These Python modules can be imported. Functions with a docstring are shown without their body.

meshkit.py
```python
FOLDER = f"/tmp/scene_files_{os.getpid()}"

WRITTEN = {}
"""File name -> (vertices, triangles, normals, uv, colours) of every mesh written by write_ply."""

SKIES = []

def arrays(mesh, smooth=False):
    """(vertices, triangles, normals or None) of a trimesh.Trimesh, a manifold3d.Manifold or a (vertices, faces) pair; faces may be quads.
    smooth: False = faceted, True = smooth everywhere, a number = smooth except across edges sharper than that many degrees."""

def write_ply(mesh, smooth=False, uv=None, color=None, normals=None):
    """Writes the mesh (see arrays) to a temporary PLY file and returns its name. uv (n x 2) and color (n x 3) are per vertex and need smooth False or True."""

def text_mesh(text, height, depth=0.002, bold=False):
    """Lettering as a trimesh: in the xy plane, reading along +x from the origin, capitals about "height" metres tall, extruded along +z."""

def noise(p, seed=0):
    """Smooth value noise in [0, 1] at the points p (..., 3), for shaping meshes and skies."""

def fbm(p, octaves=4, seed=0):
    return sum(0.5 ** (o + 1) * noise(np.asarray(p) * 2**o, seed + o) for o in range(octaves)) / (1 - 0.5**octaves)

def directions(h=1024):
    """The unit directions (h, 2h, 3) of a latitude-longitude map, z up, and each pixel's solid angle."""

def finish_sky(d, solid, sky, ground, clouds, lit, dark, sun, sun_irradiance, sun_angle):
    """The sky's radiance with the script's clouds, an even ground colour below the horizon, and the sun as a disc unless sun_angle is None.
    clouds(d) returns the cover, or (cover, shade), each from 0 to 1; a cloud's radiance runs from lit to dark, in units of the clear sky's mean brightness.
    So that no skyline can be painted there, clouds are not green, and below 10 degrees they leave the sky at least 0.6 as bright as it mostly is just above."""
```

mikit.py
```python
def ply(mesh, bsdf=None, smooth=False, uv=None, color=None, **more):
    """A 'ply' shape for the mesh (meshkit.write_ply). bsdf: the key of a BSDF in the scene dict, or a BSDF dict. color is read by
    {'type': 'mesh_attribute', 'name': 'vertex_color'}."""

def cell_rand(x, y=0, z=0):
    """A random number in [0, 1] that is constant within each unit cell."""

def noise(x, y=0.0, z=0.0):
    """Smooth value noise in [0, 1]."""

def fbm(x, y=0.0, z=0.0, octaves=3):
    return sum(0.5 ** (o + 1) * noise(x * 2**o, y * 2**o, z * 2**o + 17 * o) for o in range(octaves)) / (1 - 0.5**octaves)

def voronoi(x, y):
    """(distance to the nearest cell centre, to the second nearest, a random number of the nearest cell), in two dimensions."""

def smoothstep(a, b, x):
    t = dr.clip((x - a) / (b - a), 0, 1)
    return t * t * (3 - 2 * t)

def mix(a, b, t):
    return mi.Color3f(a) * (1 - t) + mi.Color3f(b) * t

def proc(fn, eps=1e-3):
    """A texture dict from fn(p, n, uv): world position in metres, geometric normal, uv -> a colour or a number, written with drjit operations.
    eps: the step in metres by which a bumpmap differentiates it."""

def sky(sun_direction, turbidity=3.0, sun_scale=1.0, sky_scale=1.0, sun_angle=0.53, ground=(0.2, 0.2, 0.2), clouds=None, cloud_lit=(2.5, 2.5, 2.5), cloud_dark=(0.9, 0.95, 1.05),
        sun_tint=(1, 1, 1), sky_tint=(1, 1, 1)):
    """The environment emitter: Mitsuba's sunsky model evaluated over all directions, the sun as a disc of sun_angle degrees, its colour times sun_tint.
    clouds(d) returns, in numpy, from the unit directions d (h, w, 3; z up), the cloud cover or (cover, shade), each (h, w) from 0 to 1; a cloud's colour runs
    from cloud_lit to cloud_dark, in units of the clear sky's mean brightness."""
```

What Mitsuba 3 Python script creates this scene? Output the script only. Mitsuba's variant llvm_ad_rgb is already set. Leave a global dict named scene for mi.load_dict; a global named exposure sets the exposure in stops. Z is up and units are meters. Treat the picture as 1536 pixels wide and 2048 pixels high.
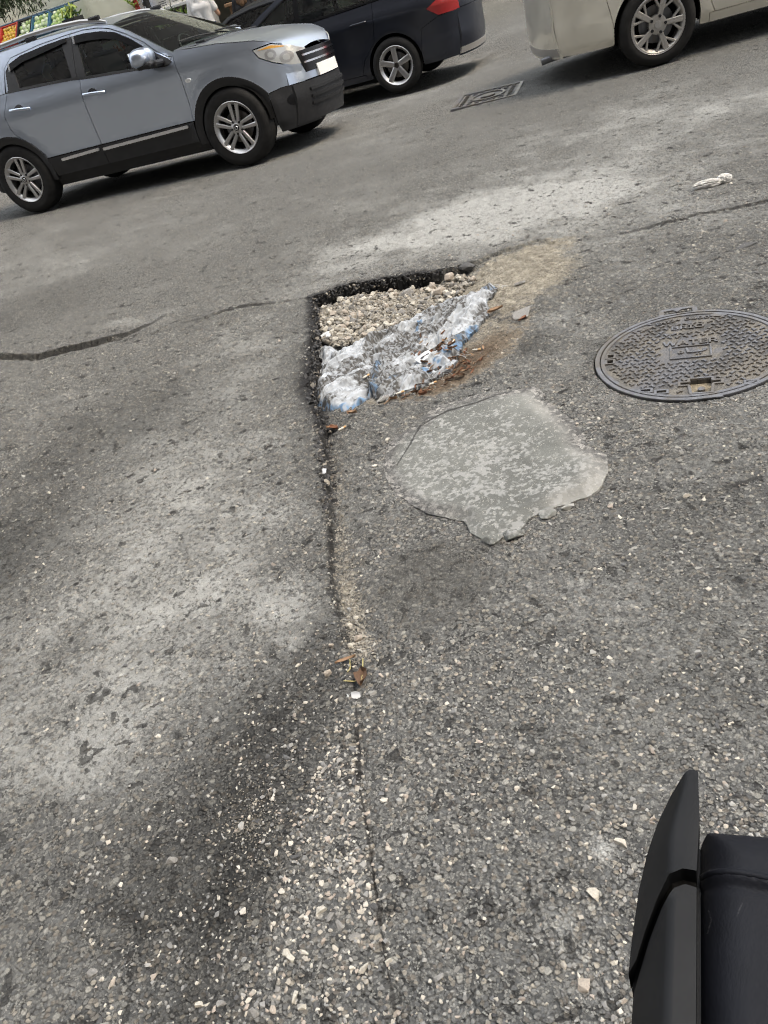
import math
import numpy as np
import trimesh
import shapely
from shapely.geometry import Polygon, LineString, Point, box as sbox
from scipy.spatial import Delaunay, ConvexHull
import manifold3d as m3
import drjit as dr
import mitsuba as mi
import mikit
import meshkit
from mikit import proc, noise, fbm, voronoi, cell_rand, smoothstep, mix, ply

T = mi.ScalarTransform4f
scene, labels = {}, {}
rng = np.random.default_rng(7)

# ------------------------------------------------------------------ camera, sky, exposure
CAM_H, PITCH, ROLL = 1.38, math.radians(35.2), math.radians(17.8)
_fw = np.array([0, math.cos(PITCH), -math.sin(PITCH)])
_u0 = np.array([0, math.sin(PITCH), math.cos(PITCH)])
_up = math.sin(ROLL) * np.array([1.0, 0, 0]) + math.cos(ROLL) * _u0
scene['camera'] = {'type': 'perspective', 'fov': 53.0, 'fov_axis': 'x', 'near_clip': 0.02, 'far_clip': 2000.0,
                   'to_world': T().look_at(origin=[0, 0, CAM_H], target=[float(v) for v in np.array([0, 0, CAM_H]) + _fw], up=[float(v) for v in _up])}
# an even overcast: three times brighter overhead than at the horizon
scene['sky'] = mikit.sky((0.55, -0.25, 1.0), turbidity=3, sun_scale=0.20, sun_angle=24,
                         clouds=lambda d: (np.ones(d.shape[:2]), 1 - np.clip(d[..., 2], 0, 1)),
                         cloud_lit=(2.40, 2.5, 2.66), cloud_dark=(0.80, 0.84, 0.90), ground=(0.15, 0.15, 0.14))
exposure = 3.4

# ------------------------------------------------------------------ helpers
_used = {}


def numbered(key):
    n = _used.get(key, 0)
    _used[key] = n + 1
    return key if n == 0 else f'{key}_{n:03d}'


def thing(name, label, cat, group=None, kind=None):
    key = numbered(name)
    labels[key] = {'label': label, 'category': cat}
    if group:
        labels[key]['group'] = group
    if kind:
        labels[key]['kind'] = kind
    return key


def put(key, mesh, bsdf, smooth=False, tw=None, **kw):
    d = mesh if isinstance(mesh, dict) else ply(mesh, 'mat_' + bsdf, smooth, **kw)
    if isinstance(mesh, dict):
        d = dict(mesh)
        if bsdf is not None:
            d['bsdf'] = {'type': 'ref', 'id': 'mat_' + bsdf}
    if tw is not None:
        d['to_world'] = tw
    scene[key] = d
    return key


def part(parent, name, mesh, bsdf, smooth=False, tw=None, label=None, kind=None, **kw):
    key = put(numbered(parent + '__' + name), mesh, bsdf, smooth, tw, **kw)
    if label or kind:
        labels[key] = {}
        if label:
            labels[key]['label'] = label
        if kind:
            labels[key]['kind'] = kind
    return key


def structure(name, mesh, bsdf, smooth=False, label=None, **kw):
    key = put(numbered(name), mesh, bsdf, smooth, **kw)
    labels[key] = {'label': label or name.replace('_', ' '), 'category': name.replace('_', ' '), 'kind': 'structure'}
    return key


def cat(ms):
    return trimesh.util.concatenate([m for m in ms if m is not None])


def tm(v, f):
    return trimesh.Trimesh(np.asarray(v, float), np.asarray(f, int), process=False)


def man(m):
    q = m.to_mesh()
    return tm(q.vert_properties[:, :3], q.tri_verts)


def bx(cx, cy, cz, sx, sy, sz, r=0.0, rz=0.0, ry=0.0, rx=0.0):
    """box centred at c with full sizes s; r rounds/chamfers its edges"""
    if r > 0:
        h = np.array([sx, sy, sz]) / 2
        r = min(r, h.min() * 0.95)
        pts = []
        for a in (-1, 1):
            for b in (-1, 1):
                for c in (-1, 1):
                    s = np.array([a, b, c])
                    for k in range(3):
                        q = s * (h - r)
                        q[k] += s[k] * r
                        pts.append(q)
                    pts.append(s * (h - r * 0.42))
        m = trimesh.convex.convex_hull(np.array(pts))
    else:
        m = trimesh.creation.box((sx, sy, sz))
    M = trimesh.transformations.euler_matrix(rx, ry, rz)
    m.apply_transform(M)
    m.apply_translation((cx, cy, cz))
    return m


def tube(path, rad, n=8, caps=True):
    P = np.asarray(path, float)
    R = np.broadcast_to(np.asarray(rad, float), (len(P),))
    t = np.gradient(P, axis=0)
    t /= np.linalg.norm(t, axis=1, keepdims=True) + 1e-12
    ref = np.array([0, 0, 1.0]) if abs(t[0][2]) < 0.9 else np.array([1.0, 0, 0])
    V, F = [], []
    a = np.linspace(0, 2 * np.pi, n, endpoint=False)
    for i in range(len(P)):
        u = np.cross(ref, t[i])
        u /= np.linalg.norm(u) + 1e-12
        w = np.cross(t[i], u)
        ref = np.cross(u, t[i]) * -1
        ref = w
        V.append(P[i] + R[i] * (np.cos(a)[:, None] * u + np.sin(a)[:, None] * w))
    V = np.vstack(V)
    for i in range(len(P) - 1):
        for k in range(n):
            A, B = i * n + k, i * n + (k + 1) % n
            F += [[A, B, B + n], [A, B + n, A + n]]
    if caps:
        c0, c1 = len(V), len(V) + 1
        V = np.vstack([V, P[0], P[-1]])
        for k in range(n):
            F += [[c0, (k + 1) % n, k], [c1, (len(P) - 1) * n + k, (len(P) - 1) * n + (k + 1) % n]]
    return tm(V, F)


def lathe_y(prof, n=40):
    """profile (radius, y) turned about the y axis"""
    prof = np.asarray(prof, float)
    a = np.linspace(0, 2 * np.pi, n, endpoint=False)
    V = np.concatenate([np.stack([p[0] * np.cos(a), np.full(n, p[1]), p[0] * np.sin(a)], 1) for p in prof])
    F = []
    for i in range(len(prof) - 1):
        for k in range(n):
            A, B = i * n + k, i * n + (k + 1) % n
            F += [[A, A + n, B + n], [A, B + n, B]]
    return tm(V, F)


def hulls(chain):
    """one smooth body from bones: list of ((p, r), (q, s)) sphere pairs"""
    out = m3.Manifold()
    for (p, r), (q, s) in chain:
        a = m3.Manifold.sphere(r, 14).translate(list(map(float, p)))
        b = m3.Manifold.sphere(s, 14).translate(list(map(float, q)))
        out = out + m3.Manifold.batch_hull([a, b])
    m = man(out.refine_to_length(0.03))
    m = trimesh.Trimesh(m.vertices, m.faces, process=True)
    trimesh.smoothing.filter_taubin(m, iterations=12)
    return m


def tri_patch(poly, res):
    """triangulates a polygon with an inner grid; returns 2-D points, triangles and the boundary edges"""
    poly = poly.buffer(0)
    if poly.geom_type != 'Polygon':
        poly = max(poly.geoms, key=lambda g: g.area)
    seg = shapely.segmentize(poly, res)
    rings = [np.array(seg.exterior.coords)[:-1]] + [np.array(r.coords)[:-1] for r in seg.interiors]
    x0, y0, x1, y1 = poly.bounds
    X, Y = np.meshgrid(np.arange(x0 + res / 2, x1, res), np.arange(y0 + res / 2, y1, res))
    X = X + (np.arange(X.shape[0]) % 2)[:, None] * res / 2
    P = np.stack([X.ravel(), Y.ravel()], 1)
    inner = poly.buffer(-res * 0.45)
    P = P[shapely.contains_xy(inner, P[:, 0], P[:, 1])] if not inner.is_empty else P[:0]
    B = np.vstack(rings)
    A = np.vstack([B, P])
    tri = Delaunay(A).simplices
    c = A[tri].mean(1)
    tri = tri[shapely.contains_xy(poly, c[:, 0], c[:, 1])]
    q = A[tri]
    ar = (q[:, 1, 0] - q[:, 0, 0]) * (q[:, 2, 1] - q[:, 0, 1]) - (q[:, 1, 1] - q[:, 0, 1]) * (q[:, 2, 0] - q[:, 0, 0])
    tri = tri[abs(ar) > 1e-9]
    ar = ar[abs(ar) > 1e-9]
    tri[ar < 0] = tri[ar < 0][:, ::-1]
    edges, s = [], 0
    for r in rings:
        n = len(r)
        edges += [(s + i, s + (i + 1) % n) for i in range(n)]
        s += n
    return A, tri, edges


def rock(seed, flat=0.6, n=13):
    r = np.random.default_rng(seed)
    p = r.normal(size=(n, 3))
    p /= np.linalg.norm(p, axis=1, keepdims=True)
    p *= r.uniform(0.72, 1.05, (n, 1))
    p *= np.array([1.0, r.uniform(0.6, 0.95), flat * r.uniform(0.75, 1.2)])
    h = ConvexHull(p)
    m = trimesh.Trimesh(p, h.simplices, process=True)
    m.fix_normals()
    return np.array(m.vertices)[:, :], np.array(m.faces)


def scatter(variants, pos, size, rz, tilt, color=None, seed=0):
    """joins many small copies of a few variants into one mesh; returns (mesh, vertex colours)"""
    r = np.random.default_rng(seed)
    which = r.integers(0, len(variants), len(pos))
    V, F, C, off = [], [], [], 0
    for k, (v, f) in enumerate(variants):
        idx = np.nonzero(which == k)[0]
        if not len(idx):
            continue
        c, s = np.cos(rz[idx]), np.sin(rz[idx])
        t1, t2 = tilt[idx, 0], tilt[idx, 1]
        q = v[None] * size[idx][:, None, None]
        x = q[..., 0] * c[:, None] - q[..., 1] * s[:, None]
        y = q[..., 0] * s[:, None] + q[..., 1] * c[:, None]
        z = q[..., 2] + x * t1[:, None] + y * t2[:, None]
        P = np.stack([x, y, z], -1) + pos[idx][:, None]
        V.append(P.reshape(-1, 3))
        F.append((f[None] + (np.arange(len(idx)) * len(v))[:, None, None] + off).reshape(-1, 3))
        if color is not None:
            C.append(np.repeat(color[idx], len(v), 0))
        off += len(idx) * len(v)
    return tm(np.vstack(V), np.vstack(F)), (np.vstack(C) if color is not None else None)


def seg_dist(P, line):
    """distance to a polyline, signed side (positive = left of its direction) and how far along (0..1)"""
    L = np.asarray(line, float)
    best = np.full(len(P), 1e9)
    side = np.zeros(len(P))
    along = np.zeros(len(P))
    cum = np.r_[0, np.cumsum(np.linalg.norm(np.diff(L, axis=0), axis=1))]
    for i in range(len(L) - 1):
        a, b = L[i], L[i + 1]
        d = b - a
        l2 = d @ d
        t = np.clip(((P - a) @ d) / l2, 0, 1)
        q = P - a - t[:, None] * d
        ds = np.hypot(q[:, 0], q[:, 1])
        s = d[0] * (P[:, 1] - a[1]) - d[1] * (P[:, 0] - a[0])
        m = ds < best - 1e-9
        best[m], side[m], along[m] = ds[m], np.sign(s[m]), (cum[i] + t[m] * math.sqrt(l2)) / cum[-1]
    return best, side, along


def sst(a, b, x):
    t = np.clip((x - a) / (b - a), 0, 1)
    return t * t * (3 - 2 * t)


def n2(x, y, f, octaves=3, seed=0):
    return meshkit.fbm(np.stack([np.asarray(x) * f, np.asarray(y) * f, np.zeros_like(np.asarray(x, float))], -1), octaves, seed)


# ------------------------------------------------------------------ materials
def mat(key, col, rough=0.5, metal=0.0, spec=0.5, two=True, **kw):
    c = col if isinstance(col, dict) else {'type': 'rgb', 'value': [float(v) for v in col]}
    b = {'type': 'principled', 'base_color': c, 'roughness': rough if isinstance(rough, dict) else float(rough), 'metallic': float(metal), 'specular': float(spec), **kw}
    scene['mat_' + key] = {'type': 'twosided', 'bsdf': b} if two else b
    return key


def bumped(key, col, fn, scale, rough=0.8, metal=0.0, eps=1e-3, spec=0.4):
    c = col if isinstance(col, dict) else {'type': 'rgb', 'value': [float(v) for v in col]}
    scene['mat_' + key] = {'type': 'twosided', 'bsdf': {'type': 'bumpmap', 'tex': proc(fn, eps), 'scale': float(scale),
                  'bsdf': {'type': 'principled', 'base_color': c, 'roughness': float(rough), 'metallic': float(metal), 'specular': float(spec)}}}
    return key


def blob(p, cx, cy, rx, ry, ang=0.0):
    c, s = math.cos(ang), math.sin(ang)
    u = ((p.x - cx) * c + (p.y - cy) * s) / rx
    v = (-(p.x - cx) * s + (p.y - cy) * c) / ry
    return dr.exp(-(u * u + v * v))


def dline(p, pts):
    best = mi.Float(1e9)
    for (ax, ay), (bx_, by) in zip(pts[:-1], pts[1:]):
        dx, dy = bx_ - ax, by - ay
        t = dr.clip(((p.x - ax) * dx + (p.y - ay) * dy) / (dx * dx + dy * dy), 0, 1)
        best = dr.minimum(best, dr.square(p.x - ax - t * dx) + dr.square(p.y - ay - t * dy))
    return dr.sqrt(best)


POT_A = [(-0.012, 4.028), (-0.056, 3.548), (-0.139, 3.018), (-0.132, 2.804), (-0.128, 2.631)]
POT_B = [(-0.012, 4.028), (0.166, 4.049), (0.341, 3.978), (0.583, 3.869), (0.736, 3.805), (0.991, 3.818), (1.188, 3.81)]
POT_C = [(1.25, 3.60), (1.167, 3.25), (1.041, 3.137), (0.876, 3.053), (0.671, 2.818), (0.501, 2.632), (0.425, 2.582), (0.288, 2.597), (0.061, 2.62), (-0.128, 2.55)]
TRENCH = [(-0.128, 2.631), (-0.144, 2.337), (-0.17, 2.034), (-0.192, 1.83), (-0.207, 1.651), (-0.199, 1.502), (-0.195, 1.389), (-0.199, 1.272), (-0.229, 1.04), (-0.23, 0.898), (-0.235, 0.701), (-0.239, 0.4)]
STEP_L = [(-2.5, 4.95), (-1.929, 4.737), (-1.622, 4.47), (-1.279, 4.406), (-1.098, 4.395), (-0.95, 4.47), (-0.86, 4.55)]
STEP_M = [(-0.75, 4.30), (-0.647, 4.259), (-0.414, 4.254), (-0.028, 4.042)]
STEP_R = [(1.5, 3.56), (1.853, 3.484), (1.998, 3.434), (2.142, 3.404), (2.6, 3.30)]
PATCH = [(0.451, 2.494), (0.542, 2.446), (0.662, 2.408), (0.657, 2.314), (0.672, 2.166), (0.683, 2.06), (0.662, 1.943), (0.69, 1.876), (0.654, 1.793), (0.626, 1.755), (0.572, 1.711), (0.512, 1.709), (0.474, 1.715), (0.388, 1.703), (0.362, 1.685), (0.335, 1.664), (0.29, 1.660), (0.245, 1.682), (0.222, 1.728), (0.223, 1.783), (0.167, 1.845), (0.128, 1.888), (0.089, 1.965), (0.055, 2.054), (0.04, 2.15), (0.053, 2.259), (0.094, 2.361), (0.19, 2.402), (0.266, 2.476), (0.341, 2.506)]
POT = Polygon(POT_A[::-1] + POT_B[1:] + POT_C)
MC, MR, MANG = np.array([1.190, 2.3150]), 0.311, math.radians(-26.5)


def asphalt_col(p, n, uv):
    x, y = p.x + 0.8 * p.z, p.y + 0.6 * p.z
    # binder, 12 mm chips and 5 mm grit
    d1, d2, r1 = voronoi(x * 98, y * 98)
    e1, e2, r2 = voronoi(x * 215 + 7, y * 215)
    fine = noise(x * 620, y * 620)
    mid = fbm(x * 28, y * 28, 0.0, 3)
    big = fbm(x * 1.1 + 3, y * 1.1, 0.0, 4)
    patchy = fbm(x * 6.0, y * 6.0, 4.0, 4)
    grain = noise(x * 150, y * 150)
    c = mi.Color3f(0.078, 0.079, 0.079) * (0.45 + 1.1 * mid) * (0.5 + 1.0 * grain) * (0.75 + 0.5 * fine) * (0.80 + 0.40 * smoothstep(0.25, 0.75, noise(x * 42 + 9, y * 42)))
    edge1 = smoothstep(0.02, 0.14, d2 - d1)
    edge2 = smoothstep(0.02, 0.20, e2 - e1)
    t2 = r2 * r2
    c = mix(c, mix((0.075, 0.076, 0.076), (0.34, 0.335, 0.315), t2) * (0.8 + 0.4 * fine), edge2 * smoothstep(0.30, 0.42, r2) * 0.85)
    t1 = dr.square(dr.clip((r1 - 0.42) / 0.58, 0, 1))
    hue = cell_rand(dr.floor(r1 * 997), 3, 1)
    chipc = mix(mix((0.105, 0.107, 0.110), (0.30, 0.295, 0.28), t1), mix((0.15, 0.135, 0.12), (0.40, 0.37, 0.32), t1), smoothstep(0.55, 0.7, hue))
    c = mix(c, chipc * (0.75 + 0.35 * fine + 0.15 * grain), edge1 * smoothstep(0.40, 0.50, r1) * smoothstep(0.55, 0.40, d1) * 0.9)
    h1, h2, r4 = voronoi(x * 34 + 11, y * 34)
    c = mix(c, mi.Color3f(0.40, 0.39, 0.36) * (0.8 + 0.4 * fine), 0.8 * smoothstep(0.26, 0.16, h1) * smoothstep(0.86, 0.92, r4))
    # pale dust worn into the surface
    dust = (1.0 * blob(p, 1.30, 4.45, 0.55, 0.45, -0.4) + 0.55 * blob(p, 0.75, 4.45, 0.6, 0.4, -0.45) + 0.42 * blob(p, 0.0, 4.6, 0.5, 0.35, -0.4) + 0.55 * blob(p, -1.0, 4.55, 0.28, 0.14, -0.2)
            + 0.35 * blob(p, -0.35, 3.6, 0.5, 0.45) + 0.32 * blob(p, -0.55, 2.5, 0.34, 0.6, -0.5) + 0.34 * blob(p, -0.75, 1.95, 0.45, 0.6, -0.4) + 0.40 * blob(p, -0.4, 1.62, 0.22, 0.28) + 0.30 * blob(p, -0.9, 1.45, 0.25, 0.3)
            + 0.40 * blob(p, 0.95, 2.75, 0.25, 0.4, -0.5) + 0.35 * blob(p, 1.7, 4.2, 0.5, 0.4) + 0.22 * blob(p, 0.55, 1.2, 0.4, 0.4) + 0.25 * blob(p, 0.0, 2.15, 0.12, 0.3)
            + 0.30 * blob(p, 3.0, 5.2, 1.2, 0.9, -0.45) + 0.25 * blob(p, -0.4, 6.0, 1.6, 0.7, -0.45)
            + 0.8 * blob(p, 0.19, 0.734, 0.026, 0.022) + 0.8 * blob(p, -0.33, 1.52, 0.03, 0.02) + 0.5 * blob(p, 0.07, 0.645, 0.04, 0.03))
    dark = (0.75 * blob(p, -1.35, 2.45, 0.35, 0.55) + 0.7 * blob(p, -0.45, 1.30, 0.16, 0.22) + 0.65 * blob(p, -0.52, 1.0, 0.14, 0.2) + 0.5 * blob(p, -0.17, 2.15, 0.06, 0.5) + 0.6 * blob(p, -0.66, 0.95, 0.2, 0.2) + 0.4 * blob(p, -1.0, 1.13, 0.25, 0.25)
            + 0.7 * blob(p, 1.80, 3.0, 0.045, 0.04) + 0.55 * blob(p, -0.95, 3.25, 0.5, 0.35) + 0.5 * blob(p, 0.75, 2.75, 0.07, 0.12, -0.4) + 0.5 * blob(p, 0.95, 2.5, 0.09, 0.13) + 0.5 * blob(p, 0.02, 1.48, 0.05, 0.1)
            + 0.45 * blob(p, -0.15, 3.3, 0.09, 0.55) + 0.45 * blob(p, -2.2, 5.6, 0.8, 0.5) + 0.5 * blob(p, 0.85, 1.45, 0.3, 0.2) + 0.4 * blob(p, 0.6, 1.0, 0.25, 0.25))
    streak = fbm((x * 0.897 - y * 0.443) * 2.2, (x * 0.443 + y * 0.897) * 9.0, 2.0, 4)
    dm = dr.clip(dust * (0.45 + 1.1 * patchy) + 0.8 * (big - 0.46) + 0.5 * (streak - 0.5) + 0.5 * (patchy - 0.5), 0, 1)
    grit = smoothstep(0.34, 0.62, 0.45 * noise(x * 92 + 2, y * 92) + 0.30 * noise(x * 210, y * 210) + 0.25 * noise(x * 420, y * 420) + 0.22 * (dm - 0.35))
    c = mix(c, mi.Color3f(0.47, 0.475, 0.465) * (0.70 + 0.6 * fine), dm * (0.06 + 0.80 * grit))
    c = c * (1 - 0.58 * dr.clip(dark * (0.15 + 1.7 * patchy), 0, 1))
    # bitumen along the saw cut and the broken rims
    cut = dline(p, POT_A[::-1] + POT_B[1:4])
    c = mix(c, mi.Color3f(0.020, 0.020, 0.022), 0.92 * smoothstep(0.030 + 0.14 * (mid - 0.2) * (0.4 + 1.2 * patchy), 0.008, cut))
    tr = dline(p, TRENCH)
    c = mix(c, mi.Color3f(0.022, 0.022, 0.023), 0.8 * smoothstep(0.016 + 0.05 * (mid - 0.45), 0.002, tr) * smoothstep(1.25, 1.9, y))
    c = mix(c, mi.Color3f(0.022, 0.021, 0.021), 0.75 * smoothstep(0.0045, 0.001, tr + 0.012 * (mid - 0.55)) * smoothstep(1.5, 1.2, y))
    band_ = dline(p, [(-0.24, 1.62), (-0.30, 1.42), (-0.39, 1.20), (-0.475, 0.98), (-0.56, 0.80), (-0.64, 0.62)])
    c = c * (1 - 0.44 * smoothstep(0.17, 0.0, band_ + 0.22 * (patchy - 0.5)) * (0.4 + 1.0 * mid))
    st = dr.minimum(dr.minimum(dline(p, STEP_L), dline(p, STEP_M)), dline(p, STEP_R))
    c = mix(c, mi.Color3f(0.03, 0.03, 0.03), 0.7 * smoothstep(0.011 + 0.05 * (mid - 0.45), 0.001, st + 0.02 * (patchy - 0.5)))
    # smoother tar patch with fine pale grit
    tar = smoothstep(0.40, 0.85, blob(p, 0.05, 1.57, 0.24, 0.23, -0.3) + 0.7 * (patchy - 0.5))
    f1, f2, r3 = voronoi(x * 260, y * 260)
    ct = mix(mi.Color3f(0.060, 0.059, 0.057) * (0.6 + 0.9 * mid), mi.Color3f(0.40, 0.39, 0.35), smoothstep(0.36, 0.2, f1) * smoothstep(0.62, 0.75, r3))
    c = mix(c, ct, tar * 0.62)
    # sand and earth in the hole
    sandn = fbm(x * 14, y * 14, 9.0, 4)
    sand = dr.clip(1.25 * blob(p, 0.95, 3.45, 0.30, 0.34, -0.5) + 0.75 * blob(p, 0.55, 2.95, 0.30, 0.28, 0.6) + 0.9 * blob(p, 0.30, 3.55, 0.42, 0.28, -0.3) + 0.55 * blob(p, 1.15, 3.72, 0.3, 0.12, -0.2) + 0.6 * blob(p, 0.15, 2.72, 0.25, 0.10) + 0.9 * blob(p, 0.47, 2.72, 0.32, 0.10, 0.55)
                   + 0.8 * blob(p, -0.165, 1.62, 0.05, 0.26) + 0.55 * blob(p, -0.48, 1.02, 0.07, 0.09) + 0.5 * blob(p, -0.10, 2.3, 0.06, 0.3) - 0.25 + 0.5 * (sandn - 0.5), 0, 1)
    s1, s2, rs = voronoi(x * 150 + 3, y * 150)
    sc = mix((0.20, 0.178, 0.145), (0.40, 0.37, 0.31), fbm(x * 30, y * 30, 2.0, 3)) * (0.65 + 0.7 * rs)
    earth = blob(p, 0.47, 2.76, 0.36, 0.15, 0.55) + 0.8 * blob(p, 0.0, 2.62, 0.16, 0.08)
    sc = mix(sc, mi.Color3f(0.10, 0.066, 0.042) * (0.5 + rs), dr.clip(earth, 0, 0.85))
    c = mix(c, sc, smoothstep(0.30, 0.62, sand + 0.20 * (rs - 0.5) + 0.45 * (fbm(x * 45, y * 45, 4.0, 3) - 0.5)))
    return c * mi.Color3f(0.99, 1.0, 0.995)


def asphalt_bump(p, n, uv):
    x, y = p.x, p.y
    d1, d2, r1 = voronoi(x * 98, y * 98)
    e1, e2, r2 = voronoi(x * 215 + 7, y * 215)
    return 1.0 * noise(x * 34, y * 34) + 1.0 * smoothstep(0.0, 0.16, d2 - d1) * smoothstep(0.38, 0.5, r1) * (0.5 + 0.5 * r1) + 0.5 * smoothstep(0.0, 0.25, e2 - e1) * r2 + 0.25 * noise(x * 420, y * 420)


bumped('asphalt', proc(asphalt_col), asphalt_bump, 0.0060, rough=0.86, eps=8e-4, spec=0.35)


def patch_col(p, n, uv):
    x, y = p.x, p.y
    d1, d2, r1 = voronoi(x * 170, y * 170)
    m = fbm(x * 9, y * 9, 1.0, 4)
    sc = 0.35 * fbm(x * 30 + 1.2 * noise(x * 24, y * 24), y * 34 + 1.2 * noise(x * 24 + 9, y * 24), 3.0, 3) + 0.65 * fbm(x * 92 + y * 30, y * 104 - x * 30, 8.0, 2)
    loc = fbm(x * 5, y * 5, 6.0, 3)
    c = mi.Color3f(0.145, 0.150, 0.142) * (0.6 + 0.8 * m) * (0.85 + 0.3 * noise(x * 500, y * 500))
    c = mix(c, mi.Color3f(0.40, 0.405, 0.40), 0.55 * smoothstep(0.46, 0.70, sc + 0.35 * (loc - 0.5)))
    c = mix(c, mi.Color3f(0.50, 0.48, 0.43), 0.7 * smoothstep(0.36, 0.12, d1) * smoothstep(0.84, 0.92, r1))
    edge = smoothstep(0.1, 0.02, dline(p, [(0.662, 2.408), (0.657, 2.314), (0.672, 2.166), (0.683, 2.06), (0.662, 1.943), (0.69, 1.876), (0.626, 1.755), (0.512, 1.709)]))
    c = mix(c, mi.Color3f(0.42, 0.415, 0.39) * (0.6 + 0.8 * m), 0.5 * edge)
    rimd = dline(p, PATCH + PATCH[:1]) + 0.03 * (m - 0.5)
    v1, v2, rv = voronoi(x * 84, y * 84)
    c = mix(c, mix((0.07, 0.07, 0.07), (0.30, 0.29, 0.275), rv * rv) * (0.6 + 0.8 * noise(x * 300, y * 300)), 0.9 * smoothstep(0.075, 0.012, rimd) * smoothstep(1.70, 1.9, y))
    crack = dline(p, [(0.09, 2.2), (0.16, 2.3), (0.22, 2.40), (0.33, 2.44), (0.44, 2.43), (0.55, 2.44)])
    c = mix(c, mi.Color3f(0.03, 0.03, 0.03), 0.85 * smoothstep(0.006, 0.001, crack + 0.012 * (m - 0.5)))
    return c


def patch_bump(p, n, uv):
    return noise(p.x * 150, p.y * 150) + 0.6 * noise(p.x * 420, p.y * 420) + 1.2 * noise(p.x * 40, p.y * 40)


bumped('concrete', proc(patch_col), patch_bump, 0.0022, rough=0.9, eps=8e-4, spec=0.3)


def stone_fn(a, b):
    def fn(p, n, uv):
        return mix(a, b, fbm(p.x * 160, p.y * 160, p.z * 160, 3)) * (0.8 + 0.4 * noise(p.x * 900, p.y * 900, p.z * 900))
    return fn


mat('stone_cream', proc(stone_fn((0.40, 0.375, 0.32), (0.55, 0.525, 0.465))), 0.8, spec=0.3)
mat('stone_tan', proc(stone_fn((0.31, 0.27, 0.225), (0.44, 0.395, 0.345))), 0.8, spec=0.3)
mat('stone_grey', proc(stone_fn((0.17, 0.17, 0.165), (0.30, 0.29, 0.275))), 0.8, spec=0.3)
mat('stone_dark', proc(stone_fn((0.05, 0.05, 0.052), (0.11, 0.11, 0.11))), 0.7, spec=0.35)
mat('grain', {'type': 'mesh_attribute', 'name': 'vertex_color'}, 0.82, spec=0.3)
mat('cloth', {'type': 'mesh_attribute', 'name': 'vertex_color'}, 0.7, spec=0.3)


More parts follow.
